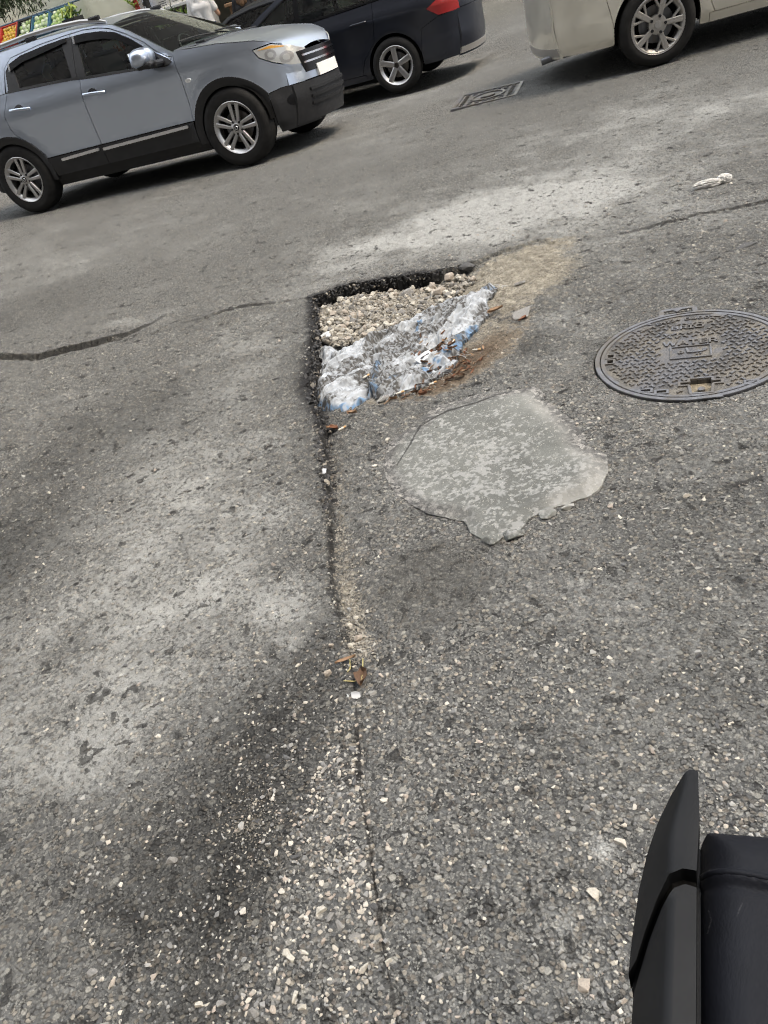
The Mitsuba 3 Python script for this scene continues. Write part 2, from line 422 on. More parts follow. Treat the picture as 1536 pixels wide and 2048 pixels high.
def iron_dirt(p, n, uv):
    x, y = p.x, p.y
    a = fbm(x * 18, y * 18, 0.0, 4)
    s1, s2, rs = voronoi(x * 300, y * 300)
    c = mix((0.070, 0.068, 0.066), (0.150, 0.138, 0.118), smoothstep(0.35, 0.65, a)) * (0.65 + 0.7 * rs)
    return mix(c, mi.Color3f(0.125, 0.127, 0.138), smoothstep(0.52, 0.62, fbm(x * 11, y * 11, 5.0, 3)) * 0.7)


bumped('iron_plate', proc(iron_dirt), lambda p, n, uv: noise(p.x * 260, p.y * 260), 0.0012, rough=0.55, metal=0.25, spec=0.5)
mat('iron_worn', proc(lambda p, n, uv: mix(mix((0.12, 0.122, 0.132), (0.22, 0.222, 0.235), fbm(p.x * 60, p.y * 60, 0.0, 3)), (0.15, 0.132, 0.108), 0.75 * smoothstep(0.42, 0.62, fbm(p.x * 13 + 4, p.y * 13, 0.0, 4)))), 0.42, metal=0.55)
mat('paint_silver', (0.52, 0.575, 0.67), 0.25, metal=0.92, clearcoat=1.0, clearcoat_gloss=0.93)
mat('paint_white', (0.74, 0.71, 0.62), 0.24, metal=0.55, clearcoat=0.8, clearcoat_gloss=0.93)
mat('paint_dark', (0.035, 0.037, 0.040), 0.3, metal=0.4, clearcoat=0.9, clearcoat_gloss=0.95)
mat('paint_navy', (0.016, 0.019, 0.030), 0.28, metal=0.4, clearcoat=0.9, clearcoat_gloss=0.95)
mat('plastic_black', (0.009, 0.009, 0.010), 0.55)
mat('plastic_dark', proc(lambda p, n, uv: mix((0.011, 0.011, 0.012), (0.021, 0.021, 0.023), fbm(p.x * 12, p.y * 12, p.z * 12, 3))), 0.5)
mat('trim_gloss', (0.005, 0.005, 0.006), 0.18, spec=0.35)
mat('void_black', (0.004, 0.004, 0.004), 0.9, spec=0.1)
mat('rubber', proc(lambda p, n, uv: mix((0.009, 0.009, 0.009), (0.026, 0.025, 0.024), fbm(p.x * 20, p.y * 20, p.z * 20, 3))), 0.8, spec=0.3)
mat('alloy', (0.50, 0.49, 0.48), 0.3, metal=0.85)
mat('chrome', (0.75, 0.75, 0.76), 0.12, metal=1.0)
mat('seat_cloth', (0.014, 0.014, 0.015), 0.8)
mat('lens_pale', (0.66, 0.67, 0.66), 0.16, metal=0.55, clearcoat=1.0)
mat('lens_amber', (0.75, 0.38, 0.05), 0.1, clearcoat=1.0)
mat('lens_red', (0.35, 0.02, 0.02), 0.12, clearcoat=1.0)
mat('plate_white', (0.78, 0.78, 0.76), 0.4)


def glass(key, t):
    scene['mat_' + key] = {'type': 'thindielectric', 'specular_transmittance': {'type': 'rgb', 'value': list(t)}}


glass('glass_tint', (0.36, 0.40, 0.37))
glass('glass_dark', (0.10, 0.115, 0.11))
glass('glass_screen', (0.66, 0.74, 0.68))

# ------------------------------------------------------------------ the road
SLOT = LineString(TRENCH)


def height(x, y, fine=True):
    x, y = np.asarray(x, float), np.asarray(y, float)
    P = np.stack([x, y], 1)
    z = 0.020 * (n2(x, y, 0.9, 3, 1) - 0.5) + 0.012 * (n2(x, y, 4.0, 3, 2) - 0.5)
    # the far lane falls away towards the shop
    ac, al = (x + 2.185) * 0.4433 + (y - 10.16) * 0.8964, (x + 2.185) * 0.8964 - (y - 10.16) * 0.4433
    z = z - 0.052 * np.clip(ac + 0.95, 0, 3.5) * (1 - sst(3.6, 6.0, al))
    near = (y < 5.6) & (y > 0.2) & (x > -2.6) & (x < 2.8)
    if fine:
        q = np.nonzero(near)[0]
        w = 1 - sst(4.6, 5.6, y[q])
        z[q] += w * (0.008 * (n2(x[q], y[q], 26, 2, 3) - 0.5) + 0.0062 * (n2(x[q], y[q], 75, 2, 4) - 0.5))
    q = np.nonzero((y > 2.3) & (y < 4.3) & (x > -0.5) & (x < 1.6))[0]
    if len(q):
        Q = P[q] + 0.026 * (np.stack([n2(x[q], y[q], 24, 3, 5), n2(x[q], y[q], 24, 3, 6)], 1) - 0.5) * 2
        ins = shapely.contains_xy(POT, Q[:, 0], Q[:, 1])
        dc, _, _ = seg_dist(Q, POT_C)
        dcut, _, _ = seg_dist(Q, POT_A[::-1] + POT_B[1:])
        fade = 1 - sst(0.45, 0.95, Q[:, 0])
        dep = np.minimum(0.085, 0.16 * dc) * (0.12 + 0.88 * fade)
        z[q] -= np.where(ins, dep, 0)
        z[q] += np.where(ins, 0.012 * (n2(x[q], y[q], 30, 3, 8) - 0.5), 0.010 * np.exp(-dcut / 0.12) * (~ins))
    q = np.nonzero((y > 0.3) & (y < 2.75) & (x > -0.7) & (x < 0.25))[0]
    if len(q):
        Q = P[q] + 0.020 * (np.stack([n2(x[q], y[q], 20, 3, 15), n2(x[q], y[q], 20, 3, 16)], 1) - 0.5) * 2
        d, s, t = seg_dist(Q, TRENCH)
        drop = np.interp(t, [0, 0.2, 0.5, 0.62, 0.8, 1], [0.045, 0.030, 0.016, 0.006, 0.003, 0.003])
        z[q] -= np.where(s > 0, drop * np.exp(-(d / 0.10) ** 2), 0)
        z[q] += np.where(s < 0, 0.25 * drop * np.exp(-(d / 0.10) ** 2), 0)
        z[q] -= 0.010 * np.exp(-(d / 0.005) ** 2) * sst(0.5, 0.62, t) * (0.3 + 1.4 * n2(x[q], y[q], 9, 2, 17))
    for L, h, w in ((STEP_L, 0.026, 0.6), (STEP_M, 0.007, 0.5), (STEP_R, 0.007, 0.5)):
        a = np.array(L)
        q = np.nonzero((x > a[:, 0].min() - 1) & (x < a[:, 0].max() + 1) & (y > a[:, 1].min() - 1) & (y < a[:, 1].max() + 1))[0]
        if len(q):
            Q = P[q] + 0.012 * (np.stack([n2(x[q], y[q], 20, 2, 25), n2(x[q], y[q], 20, 2, 26)], 1) - 0.5) * 2
            d, s, t = seg_dist(Q, L)
            env = sst(0, 0.25, t) * (1 - sst(0.75, 1, t))
            z[q] += h * env * np.where(s > 0, 1 - sst(0, w, d), 0)
            z[q] -= 0.35 * h * env * np.exp(-(d / 0.02) ** 2) * (s < 0)
    r = np.hypot(x - MC[0], y - MC[1])
    flat = 1 - sst(0.37, 0.52, r)
    z = z * (1 - flat) - 0.004 * flat
    z = np.where(r < 0.326, -0.05, z)
    return z


def graded(lo, hi, d0, d1):
    out, v, n = [lo], lo, 0
    while v < hi:
        f = (v - lo) / (hi - lo)
        v += d0 + (d1 - d0) * f
        out.append(v)
    return np.array(out)


gx = np.r_[-graded(1.5, 5.0, 0.008, 0.06)[::-1][:-1], np.arange(-1.5, 2.1, 0.006), graded(2.1, 7.0, 0.008, 0.05)]
gx = np.r_[-400, -150, -60, -25, -12, -8, gx, 9, 13, 25, 60, 150, 400]
gy = np.r_[-60, -10, -2, -0.5, 0.1, np.arange(0.3, 4.3, 0.006), graded(4.3, 12.0, 0.007, 0.07), 13, 15, 18, 25, 40, 80, 160, 400]
GX, GY = np.meshgrid(gx, gy)
gz = height(GX.ravel(), GY.ravel())
nx, ny = len(gx), len(gy)
ii = (np.arange(ny - 1)[:, None] * nx + np.arange(nx - 1)[None]).ravel()
gf = np.concatenate([np.stack([ii, ii + 1, ii + nx + 1], 1), np.stack([ii, ii + nx + 1, ii + nx], 1)])
gv = np.stack([GX.ravel(), GY.ravel(), gz], 1)
# the opening for the manhole frame
cen = gv[gf].mean(1)
gf = gf[np.hypot(cen[:, 0] - MC[0], cen[:, 1] - MC[1]) > 0.317]
structure('road', tm(gv, gf), 'asphalt', True, label='worn grey asphalt road with broken edges and scattered aggregate')

# concrete patch
pp = Polygon(PATCH).buffer(0.035).buffer(-0.07).buffer(0.038)
ring = np.array(shapely.segmentize(pp, 0.008).exterior.coords)[:-1]
ring = ring + 0.016 * (np.stack([n2(ring[:, 0], ring[:, 1], 30, 3, 31), n2(ring[:, 0], ring[:, 1], 30, 3, 32)], 1) - 0.5)
A, tri, edges = tri_patch(Polygon(ring), 0.008)
dE, _, _ = seg_dist(A, np.vstack([ring, ring[:1]]))
low_edge = sst(2.05, 1.75, A[:, 1])
zz = height(A[:, 0], A[:, 1], False) + 0.0015 + (0.003 + 0.008 * low_edge) * sst(0, 0.05, dE) + 0.004 * low_edge + 0.003 * (n2(A[:, 0], A[:, 1], 40, 3, 33) - 0.5)
V = np.column_stack([A, zz])
nb = len(V)
rim = np.array([e[0] for e in edges])
V = np.vstack([V, np.column_stack([A[rim], zz[rim] - 0.03])])
F = list(map(list, tri))
low = {a: nb + k for k, a in enumerate(rim)}
for a, b in edges:
    F += [[a, low[a], b], [b, low[a], low[b]]]
part('road', 'concrete_patch', tm(V, F), 'concrete', 35, label='grey concrete patch with pale scuffs and a crumbling lower edge')
# two crumbled lumps broken off the lower edge of the patch
for (cx, cy, r_, sd) in ((0.262, 1.665, 0.036, 3), (0.318, 1.650, 0.040, 4), (0.44, 1.70, 0.030, 8), (0.50, 1.698, 0.022, 9)):
    v, f = rock(100 + sd, 0.35, 26)
    part('road', 'concrete_lump', tm(v * r_ + [cx, cy, 0.004], f), 'concrete', False)

# aggregate lying proud of the binder
VAR = [rock(k, 0.55, 12) for k in range(18)]
PAL = np.array([[0.50, 0.475, 0.425], [0.44, 0.41, 0.36], [0.37, 0.325, 0.285], [0.33, 0.325, 0.31], [0.24, 0.24, 0.235], [0.13, 0.132, 0.135], [0.07, 0.07, 0.072]])
N = 42000
yy = 0.38 + (rng.random(N) ** 1.15) * 3.9
xx = 0.10 + 0.16 * yy + (rng.random(N) * 2 - 1) * (0.62 + 0.50 * yy)
band = Polygon([(-0.20, 1.22), (-0.27, 1.22), (-0.36, 1.0), (-0.46, 0.75), (-0.64, 0.45), (-0.22, 0.40), (-0.22, 0.9)])
M = 2700
bxs = np.column_stack([rng.uniform(-0.75, -0.2, M), rng.uniform(0.4, 1.25, M)])
bxs = bxs[shapely.contains_xy(band, bxs[:, 0], bxs[:, 1])]
xx, yy = np.r_[xx, bxs[:, 0]], np.r_[yy, bxs[:, 1]]
isband = np.r_[np.zeros(N, bool), np.ones(len(bxs), bool)]
size = np.where(isband, rng.lognormal(math.log(0.0054), 0.32, len(xx)), rng.lognormal(math.log(0.0036), 0.42, len(xx)) * np.interp(yy, [0.4, 1.6], [1.22, 0.95]))
size = np.where(rng.random(len(size)) < 0.006, rng.uniform(0.009, 0.014, len(size)), size)
size = np.clip(size, 0.0016, 0.014)
dens = n2(xx, yy, 3.0, 3, 51)
tarz = np.exp(-(((xx - 0.05) / 0.2) ** 2 + ((yy - 1.57) / 0.2) ** 2))
keep = (~shapely.contains_xy(Polygon(PATCH), xx, yy)) & (~shapely.contains_xy(POT.buffer(0.01), xx, yy)) & (np.hypot(xx - MC[0], yy - MC[1]) > 0.345)
keep &= (rng.random(len(xx)) < np.clip(0.35 + 1.6 * (dens - 0.35), 0.15, 1)) | isband
keep &= ~((tarz > 0.35) & (size > 0.0025))
dust_left = np.exp(-(((xx + 0.6) / 0.45) ** 2 + ((yy - 2.1) / 0.9) ** 2))
keep &= rng.random(len(xx)) > 0.55 * dust_left
xx, yy, size, isband = xx[keep], yy[keep], size[keep], isband[keep]
wt = rng.random(len(xx))
ci = np.where(isband, np.digitize(wt, [0.26, 0.50, 0.66, 0.82, 0.94]), np.digitize(wt, [0.13, 0.25, 0.36, 0.60, 0.82, 0.94]))
colr = PAL[ci] * rng.uniform(0.8, 1.15, (len(xx), 1))
pos = np.column_stack([xx, yy, height(xx, yy) + size * 0.02])
rz = rng.uniform(0, 6.28, len(xx))
tilt = rng.normal(0, 0.16, (len(xx), 2))
# the largest of them are single parts of the road; the rest is one part
score = size / np.maximum(yy, 0.6)
order = np.argsort(-score)
big, rest = order[:250], order[250:]
# crumbs of bitumen-coated stone along the broken rims of the hole and the trench
rimline = np.array(shapely.segmentize(LineString(TRENCH[2::-1] + POT_A[::-1][1:] + POT_B[1:5]), 0.004).coords)
M = 2300
k0 = rng.integers(0, len(rimline), M)
crumb = rimline[k0] + rng.normal(0, 0.013, (M, 2))
cs = np.clip(rng.lognormal(math.log(0.0068), 0.40, M), 0.003, 0.016)
deep = crumb[:, 1] > 2.62
zc = np.where(deep, -0.075 + 0.085 * rng.random(M) ** 0.8, height(crumb[:, 0], crumb[:, 1]))
zc = np.maximum(zc, height(crumb[:, 0], crumb[:, 1])) * 0.5 + 0.5 * zc
ccol = np.array([0.035, 0.035, 0.036])[None] * rng.uniform(0.6, 2.6, (M, 1))
lightc = rng.random(M) < 0.16
ccol[lightc] = np.array([0.24, 0.22, 0.19]) * rng.uniform(0.6, 1.2, (lightc.sum(), 1))
mesh, vc = scatter(VAR, np.column_stack([crumb, zc]), cs, rng.uniform(0, 6.28, M), rng.normal(0, 0.4, (M, 2)), ccol, 6)
part('road', 'broken_rim', mesh, 'grain', False, kind='stuff', color=vc, label='black crumbling asphalt along the rim of the pothole')
mesh, vc = scatter(VAR, pos[rest], size[rest], rz[rest], tilt[rest], colr[rest], 5)
part('road', 'aggregate', mesh, 'grain', False, kind='stuff', color=vc)
STONE_M = ['stone_cream', 'stone_cream', 'stone_tan', 'stone_grey', 'stone_grey', 'stone_dark', 'stone_dark']
for k in big:
    v, f = VAR[rng.integers(0, len(VAR))]
    m = tm(v * size[k] * 1.15, f)
    m.apply_transform(trimesh.transformations.euler_matrix(tilt[k, 0], tilt[k, 1], rz[k]))
    m.apply_translation(pos[k])
    part('road', 'stone', m, STONE_M[ci[k]], False)

# ------------------------------------------------------------------ what lies in the pothole
RUB = Polygon([(0.0, 3.98), (0.17, 4.02), (0.34, 3.95), (0.58, 3.84), (0.74, 3.78), (0.78, 3.62), (0.62, 3.56), (0.48, 3.545), (0.35, 3.47), (0.14, 3.41), (0.02, 3.46), (-0.03, 3.55)])


def fill(poly, n, seed):
    r = np.random.default_rng(seed)
    x0, y0, x1, y1 = poly.bounds
    p = np.column_stack([r.uniform(x0, x1, n), r.uniform(y0, y1, n)])
    return p[shapely.contains_xy(poly, p[:, 0], p[:, 1])]


RV = [rock(200 + k, 0.75, 22) for k in range(16)]
p = fill(RUB, 15000, 61)
s = np.clip(rng.lognormal(math.log(0.0058), 0.62, len(p)), 0.002, 0.020)
p3 = np.column_stack([p, height(p[:, 0], p[:, 1], False) + 0.034 * (1 - 0.85 * sst(0.30, 0.70, p[:, 0])) + rng.uniform(-0.012, 0.006, len(p))])
RP = np.array([[0.34, 0.32, 0.275], [0.29, 0.265, 0.225], [0.25, 0.235, 0.21], [0.17, 0.165, 0.155], [0.44, 0.425, 0.39]])
cc = RP[rng.choice(5, len(p), p=[0.3, 0.27, 0.2, 0.13, 0.10])] * rng.uniform(0.8, 1.1, (len(p), 1))
mesh, vc = scatter(RV, p3, s, rng.uniform(0, 6.28, len(p)), rng.normal(0, 0.3, (len(p), 2)), cc, 62)
key = thing('gravel', 'cream crushed stone gravel filling the back of the pothole', 'gravel', kind='stuff')
put(key, mesh, 'grain', False, color=vc)
# loose sand grains and pebbles on the earthy slope and along the trench
slope = Polygon(POT_C + [(1.19, 3.81), (0.74, 3.78), (0.78, 3.3), (0.55, 2.9), (0.2, 2.7), (-0.1, 2.7)])
p = fill(slope, 3600, 63)
tr = np.array([[-0.128, 2.6], [-0.14, 2.34], [-0.165, 2.03], [-0.18, 1.83], [-0.19, 1.65], [-0.185, 1.5], [-0.185, 1.40]])
tt = rng.random(2600) ** 0.6 * (len(tr) - 1.001)
k0 = tt.astype(int)
q = tr[k0] + (tr[k0 + 1] - tr[k0]) * (tt - k0)[:, None] + np.column_stack([rng.normal(0.022, 0.021, len(tt)), rng.normal(0, 0.02, len(tt))])
pocket = np.column_stack([rng.normal(-0.47, 0.045, 700), rng.normal(1.02, 0.07, 700)])
p = np.vstack([p, q, pocket])
p = p[~shapely.contains_xy(Polygon(PATCH), p[:, 0], p[:, 1])]
s = np.clip(rng.lognormal(math.log(0.0026), 0.42, len(p)), 0.0012, 0.0085)
s[len(p) - 700:] *= 0.6
p3 = np.column_stack([p, height(p[:, 0], p[:, 1]) + s * 0.3])
cc = RP[rng.choice(5, len(p), p=[0.3, 0.3, 0.2, 0.1, 0.10])] * rng.uniform(0.75, 1.1, (len(p), 1))
mesh, vc = scatter(VAR, p3, s, rng.uniform(0, 6.28, len(p)), rng.normal(0, 0.3, (len(p), 2)), cc, 64)
key = thing('loose_grit', 'loose sandy grit strewn on the pothole slope and along the trench', 'grit', kind='stuff')
put(key, mesh, 'grain', False, color=vc)

LUMPS = [(0.455, 3.825, 0.040, 'stone_grey', 'largest pale grey rubble block against the back edge of the pothole'),
         (0.60, 3.68, 0.036, 'stone_tan', 'brown rubble block at the back edge of the pothole, right of the pale one'),
         (0.585, 3.785, 0.030, 'stone_tan', 'flat brown stone in the back row of the rubble beside the asphalt rim'),
         (0.775, 3.775, 0.046, 'stone_dark', 'dark lump of broken asphalt on the back rim of the pothole'),
         (0.68, 3.785, 0.034, 'stone_tan', 'reddish brown broken lump leaning on the back rim of the pothole'),
         (0.25, 4.012, 0.026, 'stone_cream', 'white chipped stone on the upper rim above the rubble'),
         (0.38, 3.60, 0.030, 'stone_grey', 'grey green stone between the gravel and the torn sack')]
for x, y, r_, m_, lab in LUMPS:
    v, f = rock(int(x * 1000) + 300, 0.75, 40)
    key = thing('rubble_block', lab, 'stone')
    put(key, tm(v * r_ + [x, y, float(height([x], [y], False)[0]) + 0.012 + r_ * 0.45], f), m_, False)
pts = fill(RUB, 420, 66)[:110]
for i, (x, y) in enumerate(pts):
    r_ = float(rng.uniform(0.015, 0.026))
    v, f = RV[i % 16]
    m = tm(v * r_, f)
    m.apply_transform(trimesh.transformations.euler_matrix(*rng.uniform(-0.5, 0.5, 2), rng.uniform(0, 6.28)))
    m.apply_translation((x, y, float(height([x], [y], False)[0]) + 0.030 * (1 - 0.85 * float(sst(0.30, 0.70, x))) + r_ * 0.5))
    key = thing('rubble_stone', 'walnut-sized cream rubble stone among the gravel in the pothole', 'stone', 'rubble stones in the pothole')
    put(key, m, ['stone_cream', 'stone_tan', 'stone_cream', 'stone_grey'][i % 4], False)
PEB = [(-0.205, 1.405, 0.012, 'stone_grey', 'square grey pebble at the left foot of the trench gravel'), (-0.235, 1.46, 0.0085, 'stone_tan', 'small tan pebble left of the trench gravel'),
       (-0.19, 1.455, 0.011, 'stone_cream', 'white pebble in the trench, left of its lowest gravel'), (-0.165, 1.47, 0.014, 'stone_tan', 'flat pinkish pebble at the lower end of the trench gravel'),
       (-0.18, 1.53, 0.010, 'stone_cream', 'roundest white pebble in the middle of the trench gravel'), (-0.158, 1.545, 0.009, 'stone_cream', 'white pebble right of the roundest one in the trench'),
       (-0.255, 1.365, 0.011, 'stone_tan', 'cream pebble lying left of the straw stalks')]
for x, y, r_, m_, lab in PEB:
    v, f = rock(int(abs(x) * 9000) + 17, 0.8, 30)
    put(thing('pebble', lab, 'pebble'), tm(v * r_ + [x, y, float(height([x], [y])[0]) + r_ * 0.5], f), m_, False)
v, f = rock(777, 0.12, 14)
put(thing('slate_shard', 'flat dark grey slate shard on the sandy slope right of the sack', 'stone'), trimesh.Trimesh(v * [0.075, 0.055, 0.07] @ np.array([[0.8, 0.6, 0], [-0.6, 0.8, 0], [0, 0, 1]]) + [0.825, 3.04, float(height([0.82], [3.04])[0]) + 0.006], f), 'stone_grey', False)
v, f = rock(778, 0.25, 14)
put(thing('slate_shard', 'small dark stone chip on the sand above the slate shard', 'stone'), tm(v * 0.032 + [0.92, 3.36, float(height([0.92], [3.36])[0]) + 0.006], f), 'stone_grey', False)
v, f = rock(779, 0.3, 14)
put(thing('slate_shard', 'grey flat chip below the lower edge of the torn sack', 'stone'), tm(v * 0.034 + [0.135, 2.705, float(height([0.135], [2.705])[0]) + 0.012], f), 'stone_grey', False)

# ------------------------------------------------------------------ torn woven sack
SACK = [(-0.063, 3.525), (0.007, 3.465), (0.053, 3.377), (0.142, 3.401), (0.266, 3.45), (0.353, 3.452), (0.485, 3.526), (0.6, 3.517), (0.707, 3.444), (0.816, 3.424), (0.792, 3.347), (0.736, 3.316), (0.712, 3.205), (0.681, 3.131), (0.598, 3.059), (0.52, 2.965), (0.473, 2.853), (0.437, 2.779), (0.391, 2.757), (0.355, 2.745), (0.317, 2.718), (0.251, 2.711), (0.168, 2.698), (0.083, 2.76), (0.062, 2.73), (-0.012, 2.72), (-0.093, 2.786), (-0.138, 2.9), (-0.141, 2.999), (-0.117, 3.103), (-0.094, 3.15), (-0.081, 3.272), (-0.059, 3.301), (-0.065, 3.425)]
ring = np.array(shapely.segmentize(Polygon(SACK).buffer(0.004), 0.006).exterior.coords)[:-1]
ring = ring + 0.030 * (np.stack([n2(ring[:, 0], ring[:, 1], 38, 3, 71), n2(ring[:, 0], ring[:, 1], 38, 3, 72)], 1) - 0.5)
sp = Polygon(ring).buffer(0).intersection(POT.buffer(-0.006))
holes = [Point(0.40, 3.01).buffer(0.030), Point(0.43, 3.05).buffer(0.022), Point(0.455, 2.86).buffer(0.016), Point(0.38, 2.83).buffer(0.018)]
for h_ in holes:
    hr = np.array(h_.exterior.coords)[:-1]
    sp = sp.difference(Polygon(hr + 0.03 * (np.stack([n2(hr[:, 0], hr[:, 1], 50, 2, 73), n2(hr[:, 0], hr[:, 1], 50, 2, 74)], 1) - 0.5)).buffer(0))
A, tri, edges = tri_patch(sp, 0.0033)
x, y = A[:, 0], A[:, 1]
# folds run along the sack (up and to the right in plan)
u, v_ = x * 0.80 + y * 0.60, -x * 0.60 + y * 0.80
wu = u + 0.05 * n2(x, y, 9, 2, 75)
wv = v_ + 0.05 * (n2(x, y, 7, 3, 76) - 0.5)
P3 = lambda a, b: np.stack([a, b, 0 * a], -1)
fold = 1 - np.abs(2 * meshkit.fbm(P3(wu * 5, wv * 26), 3, 77) - 1) * 2.2
fine_ = 1 - np.abs(2 * meshkit.fbm(P3(wu * 16, wv * 60), 3, 78) - 1) * 2.2
lump = meshkit.fbm(P3(x * 11, y * 11), 3, 79)
dE = shapely.distance(shapely.points(A), shapely.boundary(sp))
end = np.exp(-(((x + 0.06) / 0.13) ** 2 + ((y - 2.95) / 0.22) ** 2))
hh = 0.012 + 0.018 * sst(0, 0.07, dE) * (0.55 + 0.9 * lump) + 0.020 * np.clip(fold, 0, 1) * sst(0, 0.03, dE) + 0.005 * np.clip(fine_, -0.6, 1) + 0.022 * end * sst(0, 0.05, dE)
hh += 0.018 * np.exp(-((seg_dist(A, [(0.0, 3.32), (0.2, 3.37), (0.4, 3.36), (0.6, 3.28)])[0]) / 0.014) ** 2)
hh += 0.014 * np.exp(-((seg_dist(A, [(0.02, 3.16), (0.22, 3.15), (0.42, 3.18), (0.62, 3.12)])[0]) / 0.012) ** 2)
hh -= 0.016 * np.exp(-((seg_dist(A, [(0.177, 3.111), (0.127, 2.898), (0.085, 2.76)])[0] - 0.018) / 0.014) ** 2)
crease = sum(w_ * (1 - sst(0.0, 0.16, np.abs(meshkit.fbm(P3(wu * fu, wv * fv), 3, sd_) - 0.5))) for w_, fu, fv, sd_ in ((0.010, 2.6, 17, 181), (0.005, 7, 40, 182), (0.002, 34, 48, 183)))
hh += crease * sst(0, 0.02, dE)
floor_ = np.minimum(height(x, y, False), np.interp(x, [-0.2, -0.02, 0.4, 0.9], [-0.062, -0.066, -0.045, -0.02]))
zs = np.where(x < 0.1, floor_, height(x, y, False)) + hh
white = np.array([0.475, 0.51, 0.55])[None] * (0.78 + 0.3 * n2(x, y, 60, 2, 80))[:, None]
gridl = 0.5 + 0.5 * np.sin((x * 0.8 + y * 0.6) * 900) * np.sin((-x * 0.6 + y * 0.8) * 900)
white *= (0.95 + 0.06 * gridl)[:, None]
blue = np.array([0.17, 0.29, 0.46])[None] * (0.8 + 0.5 * n2(x, y, 50, 2, 81))[:, None]
bl = np.zeros(len(A))
for L, w in (([(-0.143, 2.981), (-0.132, 2.877), (-0.092, 2.794), (-0.011, 2.731), (0.068, 2.743)], 0.034), ([(0.177, 3.111), (0.135, 2.95), (0.127, 2.898), (0.095, 2.79), (0.161, 2.786), (0.213, 2.804)], 0.018),
             ([(0.62, 3.08), (0.55, 3.01), (0.496, 2.94), (0.44, 2.89), (0.402, 2.868)], 0.026), ([(0.433, 3.38), (0.389, 3.265)], 0.010), ([(0.809, 3.402), (0.756, 3.382)], 0.016), ([(0.31, 2.79), (0.343, 2.794)], 0.014)):
    d, _, _ = seg_dist(A, L)
    bl = np.maximum(bl, 1 - sst(w * 0.55, w, d + 0.02 * (n2(x, y, 40, 2, 82) - 0.5)))
bl *= 0.25 + 0.75 * sst(0.35, 0.5, n2(x, y, 45, 3, 83))
col = white * (1 - bl[:, None]) + blue * bl[:, None]
dirt = sst(0.475, 0.60, 0.72 * n2(x, y, 10, 5, 84) + 0.28 * meshkit.fbm(P3(wu * 9, wv * 30), 4, 85) - 0.12 * (hh - 0.035) / 0.03 * 0.3 + 0.015)
dirt2 = sst(0.40, 0.62, n2(x, y, 120, 2, 86))
dc_ = np.array([0.055, 0.052, 0.048])[None] * (0.6 + 0.9 * n2(x, y, 90, 2, 87))[:, None]
dw = np.clip(dirt * (0.45 + 0.5 * dirt2) + 0.12 * dirt2, 0, 0.95)
fib = sst(0.50, 0.62, meshkit.fbm(P3(wu * 30, wv * 150), 3, 188))
dirt = np.maximum(dirt, 0.30 * fib)
tan_ = sst(0.5, 0.7, n2(x, y, 6, 3, 88))[:, None] * 0.15
dw = np.clip(dw + 0.22 * fib * (0.4 + dirt2), 0, 0.95)
col = col * (1 - tan_) + col * np.array([0.85, 0.82, 0.76])[None] * tan_
col = col * (1 - dw[:, None]) + dc_ * dw[:, None]
V = np.column_stack([A, zs])
nb = len(V)
rim = np.array(sorted({e[0] for e in edges}))
V = np.vstack([V, np.column_stack([A[rim], zs[rim] - 0.012 - 0.004 * rng.random(len(rim))])])
colv = np.vstack([col, col[rim] * 0.7])
low = {a: nb + k for k, a in enumerate(rim)}
F = list(map(list, tri))
for a, b in edges:
    F += [[a, low[a], b], [b, low[a], low[b]]]
SK = thing('woven_sack', 'torn dirty white woven plastic sack with blue edge stripes flattened in the pothole', 'sack')
part(SK, 'fabric', tm(V, F), 'cloth', True, color=colv)
mat('fibre', (0.62, 0.64, 0.66), 0.6)
mat('fibre_blue', (0.20, 0.36, 0.58), 0.6)
for (cx, cy, ang, n_) in ((0.17, 2.71, -2.0, 10), (0.27, 2.73, -1.2, 9), (0.36, 2.76, -0.9, 7), (0.80, 3.40, 0.2, 8), (0.05, 3.39, 1.9, 5), (0.47, 2.87, -0.6, 5)):
    ms = []
    for k in range(n_):
        a = ang + rng.normal(0, 0.5)
        L = rng.uniform(0.025, 0.06)
        bx_, by_ = cx + rng.normal(0, 0.025), cy + rng.normal(0, 0.012)
        t = np.linspace(0, 1, 5)
        px = bx_ + t * L * math.cos(a) + 0.006 * np.sin(t * 4 + k)
        py = by_ + t * L * math.sin(a) + 0.006 * np.cos(t * 5 + k)
        pz = height(px, py, False) + 0.016 * (1 - t) + 0.006
        ms.append(tube(np.column_stack([px, py, pz]), 0.0006, 4))
    part(SK, 'frayed_thread', cat(ms), 'fibre', True)


def leaf(L, W, curl, seed):
    r = np.random.default_rng(seed)
    t = np.linspace(0, 1, 6)
    w = W * np.sin(np.pi * np.clip(t * 0.94 + 0.04, 0, 1)) ** 0.8
    V, F = [], []
    for i in range(6):
        b = r.normal(0, 0.06) * W
        for s, up in ((-1, curl * W), (0, 0.0), (1, curl * W * r.uniform(0.4, 1.2))):
            V.append([(t[i] - 0.5) * L, s * w[i] / 2 + b, up + 0.15 * L * (t[i] - 0.5) ** 2 * 2 * curl])
    for i in range(5):
        for k in range(2):
            a = i * 3 + k
            F += [[a, a + 3, a + 4], [a, a + 4, a + 1]]
    return np.array(V), np.array(F)


def flake(x, y, ang, L, W, curl, seed, dz=0.006, tl=(0, 0)):
    v, f = leaf(L, W, curl, seed)
    v = np.vstack([v, v - [0, 0, 0.0012]])
    f = np.vstack([f, f[:, ::-1] + len(v) // 2])
    m = tm(v, f)
    m.apply_transform(trimesh.transformations.euler_matrix(tl[0], tl[1], ang))
    m.apply_translation((x, y, dz))
    return m


def ground(x, y):
    return float(height([x], [y])[0])


def sack_top(x, y):
    d = np.hypot(A[:, 0] - x, A[:, 1] - y)
    k = d.argmin()
    return max(ground(x, y), float(zs[k])) if d[k] < 0.012 else ground(x, y)


